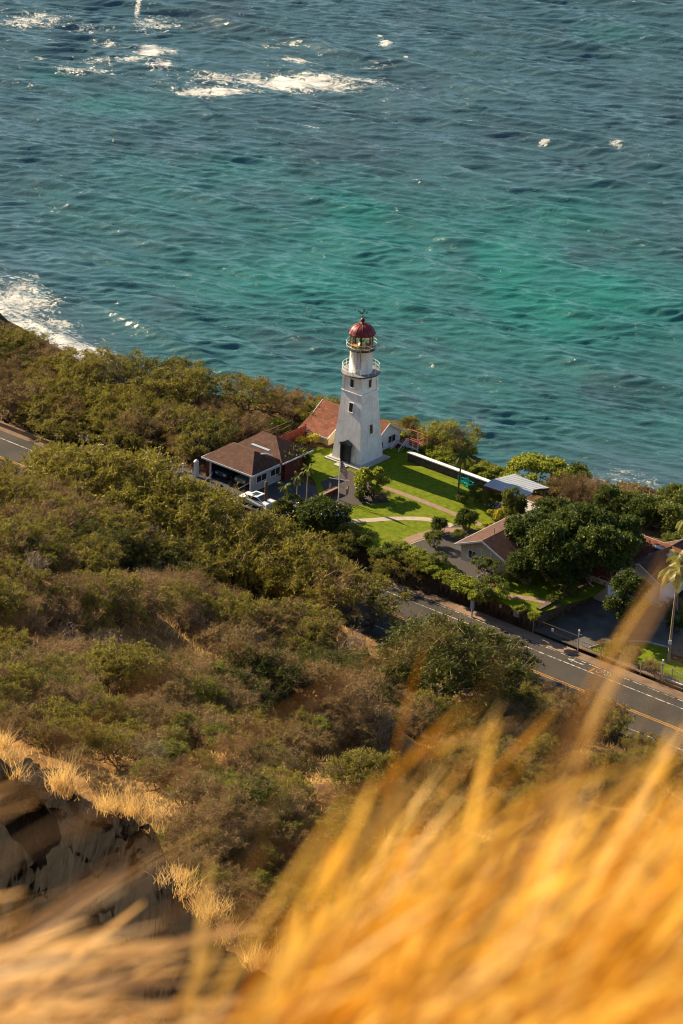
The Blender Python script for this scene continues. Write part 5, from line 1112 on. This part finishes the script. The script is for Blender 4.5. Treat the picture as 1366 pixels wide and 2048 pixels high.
for i, (px, py, s, lb) in enumerate([(455, 888, .8, 'leafy hedge bush at the far left above the garage roof'), (482, 878, .8, 'second leafy hedge bush above the garage roof'), (508, 872, .85, 'leafy hedge bush behind the garage roof peak'), (532, 868, .85, 'leafy hedge bush left of the trellis'),
                                     (558, 866, .8, 'leafy hedge bush behind the trellis'), (425, 902, .8, 'bright leafy bush touching the left garage roof corner'), (410, 915, .7, 'bright leafy bush in front of the shaded grove by the garage')]):
    gp(px, py, NP[i % 2], s, 'leafy_bush', lb, 'bush', 27.4)
for i, (px, py, s, lb) in enumerate([(578, 872, .45, 'dry pale bush behind the red fence'), (600, 868, .4, 'dry pale bush at the house end of the red fence')]): gp(px, py, DBg[i], s, 'dry_shrub', lb, 'shrub', 27.2)
# ti plants: short stems with tufts
def tuft_plant(seed, n, h, rad, leafm, L, nl, stemr=.05, barkm=None, up=.5, spread=.7):
    r = np.random.default_rng(seed); segs = []; LV = []
    for k in range(n):
        x, y = r.normal(size=2) * rad * .45; hh = h * (.6 + .45 * r.random()); segs.append((np.array([x * spread, y * spread, -.2]), np.array([x, y, hh]), stemr, stemr * .7))
        d = unit(r.normal(size=(nl, 3)) * [1, 1, .5] + [0, 0, up]); c = np.array([x, y, hh]); L_ = L * (.6 + .5 * r.random(nl))
        for j in range(3):
            u0 = j / 3; p = c + d * (L_ * u0)[:, None]; dd = d.copy(); dd[:, 2] -= .75 * u0 * 1.6; LV.append(blades(p - [0, 0, 0] + dd * 0, dd, L_ * .42, L * (.16 - .04 * j), r, 3)); 
            c = c + 0; 
    tv, tf = tubes(segs, 6); LV = np.concatenate(LV); return (npmesh('trunk', tv, tf, barkm or m_bark), npmesh('crown', LV, quads(len(LV)), leafm))
for i, (px, py, s, lb) in enumerate([(604, 893, .8, 'yellow leaved shrub left of the cream wall by the red fence'), (622, 890, 1.0, 'yellow leaved shrub right against the cream wall'), (640, 905, .4, 'small plant on the lawn beside the cream wall')]):
    gp(px, py, tuft_plant(60 + i, 14, 1.2, .9, l_yellow if i < 2 else l_naup, .7, 26), s, 'garden_shrub', lb, 'shrub')
gp(588, 948, tuft_plant(64, 9, 2.6, 1.0, l_naup, 1.1, 22), 1.0, 'tall_leafy_plant', 'tall yellow green leafed plant against the right side of the garage', 'plant')
gp(605, 940, tuft_plant(65, 12, 1.8, 1.2, l_mid, .8, 24), 1.0, 'tall_leafy_plant', 'dense green plant right of the tall yellow green one', 'plant')
gp(550, 958, tuft_plant(67, 8, .9, .8, l_mid, .9, 20), .9, 'garden_shrub', 'dark leafy plant below the garage side window', 'shrub')
for i, (px, py, s, lb) in enumerate([(820, 893, .45, 'spiky plant beside the deck steps'), (776, 905, .5, 'small plant at the right foot of the house gable'), (786, 880, .6, 'dark spiky plant under the gable window')]):
    gp(px, py, tuft_plant(68 + i, 7, .6, .6, l_mid, .8, 18), s, 'spiky_plant', lb, 'plant', 27.5)
gp(842, 905, tuft_plant(75, 8, .6, .6, l_naup, .8, 18), .7, 'spiky_plant', 'bright spiky plant between the deck and the wall end', 'plant', 27.6)
for i, (px, py, s, lb) in enumerate([(585, 1028, .55, 'low dark bush at the foot of the palms by the drive'), (615, 1035, .5, 'low dark bush between the palms and the flowering bush'), (560, 1030, .4, 'low bush right of the wooden pole')]):
    gp(px, py, BM[i % 2], s, 'dark_bush', lb, 'bush')
for i, (px, py, s, lb) in enumerate([(1205, 1300, .3, 'dry clump on the lawn verge by the thin fence'), (1228, 1305, .45, 'brown green clump in the middle of the verge'), (1262, 1320, .42, 'dark clump near the roadside post'), (1242, 1290, .3, 'small stumpy plant on the small lawn'), (1300, 1345, .35, 'dry plant left of the roadside post')]):
    gp(px, py, [DB[0], DBg[0], BM[1], DB[1], DB[2]][i], s, 'verge_plant', lb, 'plant', 26)
for i, (px, py, s, lb) in enumerate([(1350, 1262, 1.0, 'tiered pale green shrub at the right edge beside the palm trunk'), (1345, 1225, .8, 'pinkish dry shrub at the right edge behind the palm trunk')]):
    gp(px, py, [BM[0], DB[0]][i], s * .55, 'garden_shrub', lb, 'shrub', 26)

# palms
def palm(lab, loc, h, lean, nf, fl, crown_s=1.0, leafm=l_palm, r0=.16, seed=1, straight=False, name='palm_tree', droop=1.0):
    r = np.random.default_rng(seed); g = thing(name, lab, 'palm', loc, 0)
    pts = [Vector((lean[0] * (k / 8) ** 1.5, lean[1] * (k / 8) ** 1.5, h * k / 8)) for k in range(9)]; pts[0].z = -.3
    mb = MB(); mb.tube(pts, [r0 * (1.25 if k == 0 else 1 - .045 * k) for k in range(9)], 10); mb.build('trunk', m_barkpale if not straight else m_bark, g)
    top = np.array(pts[-1])
    for k in range(nf):
        th = k * 2.399 + r.normal() * .15; el = R_(72 - 92 * (k / nf) + r.normal() * 6); L = fl * (.8 + .3 * r.random()); d0 = np.array([math.cos(th) * math.cos(el), math.sin(th) * math.cos(el), math.sin(el)])
        n = 14; P_ = [top.copy()]; d = d0.copy()
        for j in range(n): d = unit(d + np.array([.02, -.01, -.115 * droop * (1 + .6 * math.cos(el))])); P_.append(P_[-1] + d * L / n)
        P_ = np.array(P_); segs = [(P_[j], P_[j + 1], .03 * (1 - j / n) + .006, .03 * (1 - (j + 1) / n) + .006) for j in range(n)]; tv, tf = tubes(segs, 4)
        LV = []
        for j in range(1, n + 1):
            for q in range(3):
                p = P_[j - 1] + (P_[j] - P_[j - 1]) * (q / 3); dd = unit(P_[j] - P_[j - 1]); side = unit(np.cross(dd, [0, 0, 1.])); u = j / n
                for s in (-1, 1):
                    Lf = fl * .30 * math.sin(math.pi * min(.97, .12 + .86 * u)) * (.8 + .3 * r.random()); v = unit(side * s + dd * .55 + np.array([0, 0, -.45 - .3 * r.random()])); nn = unit(np.cross(v, dd + r.normal(size=3) * .2))
                    wd = np.cross(nn, v) * fl * .011; LV += [p - wd, p + wd, p + v * Lf + wd * .15 + [0, 0, -.05 * Lf], p + v * Lf - wd * .15 + [0, 0, -.05 * Lf]]
        LV = np.array(LV); V = np.concatenate([tv, LV]); nobj('frond', npmesh('frond', V, np.concatenate([tf, quads(len(LV), len(tv))]), [leafm]), g)
    return g
p = P(1337, 1322, 26); palm('tall coconut palm with drooping yellow green fronds beside the right road', (p.x, p.y, 25.9), 10.6, (.35, .6), 17, 3.0, seed=3)
MB().box((p.x - .02, p.y - .2, 28.3), (.34, .04, .5)).build('notice_board', m_stonecap); tag(bpy.data.objects['notice_board'], 'small white notice fixed low on the coconut palm trunk', 'notice')
p = P(1352, 1250, 26); palm('thin second palm trunk leaning just behind the coconut palm', (p.x, p.y, 25.9), 8.2, (-.3, .5), 9, 1.9, seed=4, r0=.11)
p = P(1372, 1120, 27); palm('palm reaching into the picture at the right edge near the surf', (p.x, p.y, 26.9), 5.0, (.2, .2), 12, 2.6, seed=5)
p = P(915, 1000, 28); palm('tall thin dark palm standing alone on the lawn in front of the white capped wall', (p.x, p.y, 27.95), 5.4, (.25, .3), 13, 1.75, seed=6, leafm=l_dark, r0=.12, straight=True)
for i, (px, py, h, lab) in enumerate([(568, 1020, 3.0, 'leftmost small palm beside the garage drive'), (593, 1012, 3.6, 'middle small palm beside the garage drive'), (613, 1006, 4.2, 'rightmost and tallest small palm beside the garage drive')]):
    p = P(px, py, 28); palm(lab, (p.x, p.y, 27.95), h, (.05, .1), 12, 1.25 if i < 2 else 1.0, seed=10 + i, leafm=l_mid if i < 2 else l_naup, r0=.09, name='small_palm')

# ------------------------------------------------------------------ rocky ledge with its grass
rock_line = [(-160, 1440), (-60, 1480), (0, 1505), (30, 1535), (50, 1558), (110, 1572), (150, 1598), (200, 1622), (300, 1648), (322, 1682), (338, 1735), (380, 1775), (430, 1832), (456, 1885), (520, 1935), (545, 1952), (580, 2060), (600, 2150)]
rl = np.array(rock_line, float); ts = np.linspace(0, len(rl) - 1, 520); lx = np.interp(ts, range(len(rl)), rl[:, 0]); ly = np.interp(ts, range(len(rl)), rl[:, 1])
dist = np.interp(lx, [-160, 0, 300, 600], [108, 103, 96, 90]); crest = np.array([PD(a_, b_, d_) for a_, b_, d_ in zip(lx, ly, dist)])
vv = np.linspace(-6, 9, 150); V = np.zeros((150, 520, 3)); r = np.random.default_rng(3)
for j, v in enumerate(vv):                   # v<0: towards the camera and down, v>0: behind the crest
    o = np.zeros((520, 3)); 
    if v <= 0: o[:, 1] = v * .62; o[:, 2] = v * 1.9 + .0
    else: o[:, 1] = v * 1.0; o[:, 2] = -v * 1.7 - .1
    V[j] = crest + o
bump = 1.4 * fbm(V[..., 0] / 3.3 + 3, (V[..., 2] + V[..., 1] * .3) / 2.6, 5); bump2 = 1.5 * fbm(V[..., 0] / 1.0 + V[..., 2] * .3, V[..., 2] / .8 + 4 - V[..., 0] * .2, 6)
e_ = np.clip(np.abs(vv)[:, None] / 1.2, .38, 1); V[..., 1] += (bump * 2.6 + bump2 * .5) * e_; V[..., 2] += (bump2 * .5 + np.abs(bump) * .7) * e_; V[..., 0] += bump2 * .35 * e_
i = (np.arange(149)[:, None] * 520 + np.arange(519)[None, :]).ravel()
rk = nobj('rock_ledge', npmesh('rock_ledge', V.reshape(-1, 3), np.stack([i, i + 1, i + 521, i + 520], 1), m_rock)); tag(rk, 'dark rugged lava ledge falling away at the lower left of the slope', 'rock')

def grass_mesh(name, P0, Dr, L, Wd, bend, mat, r, seg=3, bdir=None):
    n = len(P0); Dr = unit(Dr); s = unit(np.cross(Dr, r.normal(size=(n, 3)))); bd = r.normal(size=(n, 3)) * .6 if bdir is None else bdir; V = []
    for k in range(seg + 1):
        u = k / seg; c = P0 + Dr * (L * u)[:, None] + bd * (L * bend * u * u)[:, None]; ww = (Wd * (1 - .75 * u))[:, None] / 2; V += [c - s * ww, c + s * ww]
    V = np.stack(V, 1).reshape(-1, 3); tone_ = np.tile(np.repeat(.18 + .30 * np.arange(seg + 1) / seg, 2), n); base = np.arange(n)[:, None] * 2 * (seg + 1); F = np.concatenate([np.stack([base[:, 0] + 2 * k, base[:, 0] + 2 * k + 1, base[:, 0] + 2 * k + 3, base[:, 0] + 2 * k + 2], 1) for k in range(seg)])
    return npmesh(name, V, F, mat, attr={'tone': tone_})
# tufts on the ledge crest
r = np.random.default_rng(8); P0 = []; Ls = []
for k in range(48):
    j = r.integers(5, 515); c = crest[j] + np.array([r.normal() * .25, r.random() * .8 - .15, .12]); c[2] -= max(0, c[1] - crest[j][1]) * .6; m_ = r.integers(30, 150); hh = .25 + .6 * r.random() ** 2
    if crest[j][0] > 4 : hh *= .7
    P0.append(c + r.normal(size=(m_, 3)) * [.14, .14, .03]); Ls.append(hh * (.5 + .6 * r.random(m_)))
P0 = np.concatenate(P0); Ls = np.concatenate(Ls); Dv = r.normal(size=P0.shape) * [.42, .42, .1] + [.12, 0, 1]
tag(nobj('ledge_grass', grass_mesh('ledge_grass', P0, Dv, Ls, np.full(len(P0), .014), .35, l_straw, r)), 'straw coloured grass tufts growing along the crest of the dark ledge', 'grass', kind='stuff')
# dry grass over the hillside
r = np.random.default_rng(9); n = 190000
px = r.random(n) * 90 - 45; q = 95 + 240 * r.random(n) ** .8; X_ = px * (q / 350 + .1); Y_ = q - .0
ok = fbm(X_ / 7, Y_ / 7, 3) + .5 * fbm(X_ / 1.3, Y_ / 1.3, 2) + r.normal(size=n) * .08 > .02; a_, b_ = AB(X_, Y_); ok &= b_ < -31.5
X_, Y_ = X_[ok], Y_[ok]; P0 = np.stack([X_, Y_, H(X_, Y_) - .05], 1); n = len(P0)
tag(nobj('hillside_grass', grass_mesh('hillside_grass', P0, r.normal(size=(n, 3)) * [.5, .5, .1] + [.2, -.1, 1], .3 + .45 * r.random(n), .03 + .02 * r.random(n), .3, l_straw, r, 1)), 'short dry grass scattered over the bare orange slope', 'grass', kind='stuff')
# ground cover and litter at the cliff and under the groves
r = np.random.default_rng(10); n = 60000; X_ = r.random(n) * 110 - 55; Y_ = 360 + r.random(n) * 110; u = (Y_ - yedge(X_)) / (yshore(X_) - yedge(X_)); a_, b_ = AB(X_, Y_)
ok = (u < .75) & ((u > -.05) | ((a_ < -11) & (b_ > -17.5))) & (fbm(X_ / 5, Y_ / 5, 3) > -.25) & ~((a_ > -12) & (a_ < 26) & (u < .08))
X_, Y_ = X_[ok], Y_[ok]; P0 = np.stack([X_, Y_, H(X_, Y_)], 1); n = len(P0)
tag(nobj('cliff_cover', npmesh('cliff_cover', blades(P0 + [0, 0, .15] + r.normal(size=(n, 3)) * .12, r.normal(size=(n, 3)), .5, .16, r), quads(4 * n), l_olive)), 'low brown green ground cover on the sea cliff', 'ground cover', kind='stuff')

# ------------------------------------------------------------------ blurred grass round the camera
def fg(name, n, sampler, mat, lab, seed, seg=6):
    r = np.random.default_rng(seed); T_, D_, L_, W_, B_ = sampler(r, n)
    return tag(nobj(name, grass_mesh(name, T_, D_, L_, W_, B_, mat, r, seg, np.tile(np.array([[.8, .1, -.35]]), (len(T_), 1)) * (.6 + .8 * r.random((len(T_), 1))))), lab, 'grass', kind='stuff')
def basis_dir(th): return np.outer(np.cos(th), np.array(_R)) + np.outer(np.sin(th), np.array(_U))
def mass(xr, top, t0, t1, th0, ths, l0, l1, w0, w1, dens=1.6):
    def f(r, n):
        n_ = n; n = n * 2; px = xr[0] + (xr[1] - xr[0]) * r.random(n); tp = np.interp(px, [q_[0] for q_ in top], [q_[1] for q_ in top]); py = tp + (2250 - tp) * r.random(n) ** (1 / dens) + r.normal(size=n) * 25
        d = t0 + (t1 - t0) * r.random(n); tip = np.array([PD(a_, b_, c_) for a_, b_, c_ in zip(px, py, d)])
        sc_ = fbm(tip[:, 0] * 13 + 5, (tip[:, 2] + tip[:, 1] * .9) * 13, 3) + .35 * fbm(tip[:, 1] * 6, tip[:, 0] * 6, 2); keep = np.argsort(-sc_ - r.random(n) * .12)[:n_]; px, py, d, tip = px[keep], py[keep], d[keep], tip[keep]; n = n_
        th = R_(th0) + r.normal(size=n) * R_(ths); dr = basis_dir(th) + np.array([0, .25, .25]) * r.normal(size=(n, 1)) * .5; dr = unit(dr); L = l0 + (l1 - l0) * r.random(n)
        return tip - dr * L[:, None], dr, L, w0 + (w1 - w0) * r.random(n) ** 2, .18
    return f
def tufts(name, n, per, xr, top, t0, t1, th0, spread, l0, l1, wd, mat, lab, seed, dens=1.5, seg=8):
    r = np.random.default_rng(seed); V = []; F = []; U = []; off = 0
    for k in range(n):
        px = xr[0] + (xr[1] - xr[0]) * r.random(); tp = np.interp(px, [q_[0] for q_ in top], [q_[1] for q_ in top]); py = tp + (2300 - tp) * r.random() ** (1 / dens); d = t0 + (t1 - t0) * r.random()
        tip = np.array(PD(px, py, d)); th = R_(th0) + r.normal() * R_(7); L = l0 + (l1 - l0) * r.random(); ax = basis_dir(np.array([th]))[0]; root = tip - ax * L
        m = int(per * (.6 + .8 * r.random())); a_ = th + r.normal(size=m) * R_(spread); dr = unit(basis_dir(a_) + np.outer(r.normal(size=m) * .22, np.array(_f))); Lk = L * (.55 + .55 * r.random(m))
        st = root + r.normal(size=(m, 3)) * [.02, .02, .01]; sd = unit(np.cross(dr, np.array(_f) + r.normal(size=(m, 3)) * .8)); bd = basis_dir(np.full(m, R_(-60))) * (.08 + .38 * r.random((m, 1))); head = r.random(m) < .35
        w_ = wd * (.6 + .8 * r.random(m)); A = []
        for q in range(seg + 1):
            u = q / seg; c = st + dr * (Lk * u)[:, None] + bd * (Lk * u * u)[:, None]; prof = np.where(head, (.5 - .2 * u) + 2.0 * np.exp(-((u - .82) / .10) ** 2), 1 - .8 * u); ww = (w_ * prof)[:, None] / 2; A += [c - sd * ww, c + sd * ww]
        A = np.stack(A, 1); base = np.arange(m)[:, None] * 2 * (seg + 1) + off
        V.append(A.reshape(-1, 3)); F.append(np.concatenate([np.stack([base[:, 0] + 2 * q, base[:, 0] + 2 * q + 1, base[:, 0] + 2 * q + 3, base[:, 0] + 2 * q + 2], 1) for q in range(seg)])); off += m * 2 * (seg + 1)
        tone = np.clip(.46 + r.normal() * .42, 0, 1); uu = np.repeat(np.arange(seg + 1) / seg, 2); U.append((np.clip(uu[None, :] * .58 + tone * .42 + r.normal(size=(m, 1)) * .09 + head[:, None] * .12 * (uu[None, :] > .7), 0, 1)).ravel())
    return tag(nobj(name, npmesh(name, np.concatenate(V), np.concatenate(F), mat, attr={'tone': np.concatenate(U)})), lab, 'grass', kind='stuff')
GT = [(700, 2150), (800, 1880), (880, 1640), (960, 1440), (1050, 1360), (1160, 1410), (1300, 1380), (1400, 1300), (1600, 1240)]
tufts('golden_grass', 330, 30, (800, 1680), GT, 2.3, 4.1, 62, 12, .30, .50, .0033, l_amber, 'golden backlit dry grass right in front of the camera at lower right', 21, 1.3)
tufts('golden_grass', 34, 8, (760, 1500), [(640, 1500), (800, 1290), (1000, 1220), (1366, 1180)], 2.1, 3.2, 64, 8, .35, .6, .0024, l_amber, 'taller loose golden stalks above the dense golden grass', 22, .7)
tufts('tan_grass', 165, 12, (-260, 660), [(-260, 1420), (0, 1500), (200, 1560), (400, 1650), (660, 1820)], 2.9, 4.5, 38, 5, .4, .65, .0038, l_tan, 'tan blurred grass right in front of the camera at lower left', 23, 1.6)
def streaks(lst):
    def f(r, n):
        a0 = np.array([PD(x0, y0, d) for x0, y0, x1, y1, d, w in lst]); a1 = np.array([PD(x1, y1, d * 1.02) for x0, y0, x1, y1, d, w in lst]); v = a0 - a1; L = np.linalg.norm(v, axis=1)
        ext = .35; st = a1 - v * ext; return st, v, L * (1 + ext), np.array([s_[5] * (.95 if s_[0] > 1200 else .42) for s_ in lst]), .02
    return f
st = [(1335, 1110, 1085, 1600, 1.6, .0062), (1325, 1150, 1000, 1760, 1.7, .005), (1250, 1330, 1090, 1640, 1.8, .005), (420, 1290, 60, 1540, 2.0, .005), (400, 1270, 170, 1440, 1.8, .004), (890, 1240, 330, 1560, 1.9, .0055), (700, 1270, 690, 1430, 1.7, .0035), (620, 1300, 540, 1450, 1.9, .004),
      (100, 1190, -60, 1330, 1.6, .005), (180, 1290, -60, 1470, 1.7, .005), (330, 1440, -60, 1660, 2.0, .0035), (470, 1560, 40, 1850, 2.0, .004), (560, 1500, 60, 1900, 2.2, .004), (760, 1560, 250, 1900, 2.1, .0035), (720, 1640, 300, 1950, 2.2, .004), (640, 1560, 160, 1840, 2.2, .003), (300, 1540, -80, 1760, 1.8, .005),
      (240, 1600, -100, 1790, 1.9, .005), (430, 1640, 0, 1900, 1.9, .004), (520, 1700, 60, 2000, 2.0, .004), (600, 1740, 160, 2040, 2.1, .004), (150, 1520, -120, 1700, 1.7, .005), (1000, 1300, 800, 1700, 2.0, .003), (1130, 1400, 940, 1760, 2.0, .004), (900, 1420, 720, 1760, 2.1, .004), (1366, 1280, 1180, 1700, 1.9, .004), (820, 1500, 640, 1860, 2.2, .004)]
fg('grass_stalks', len(st), streaks(st), l_tan, 'few long out of focus grass stalks crossing the view of the slope', 24)
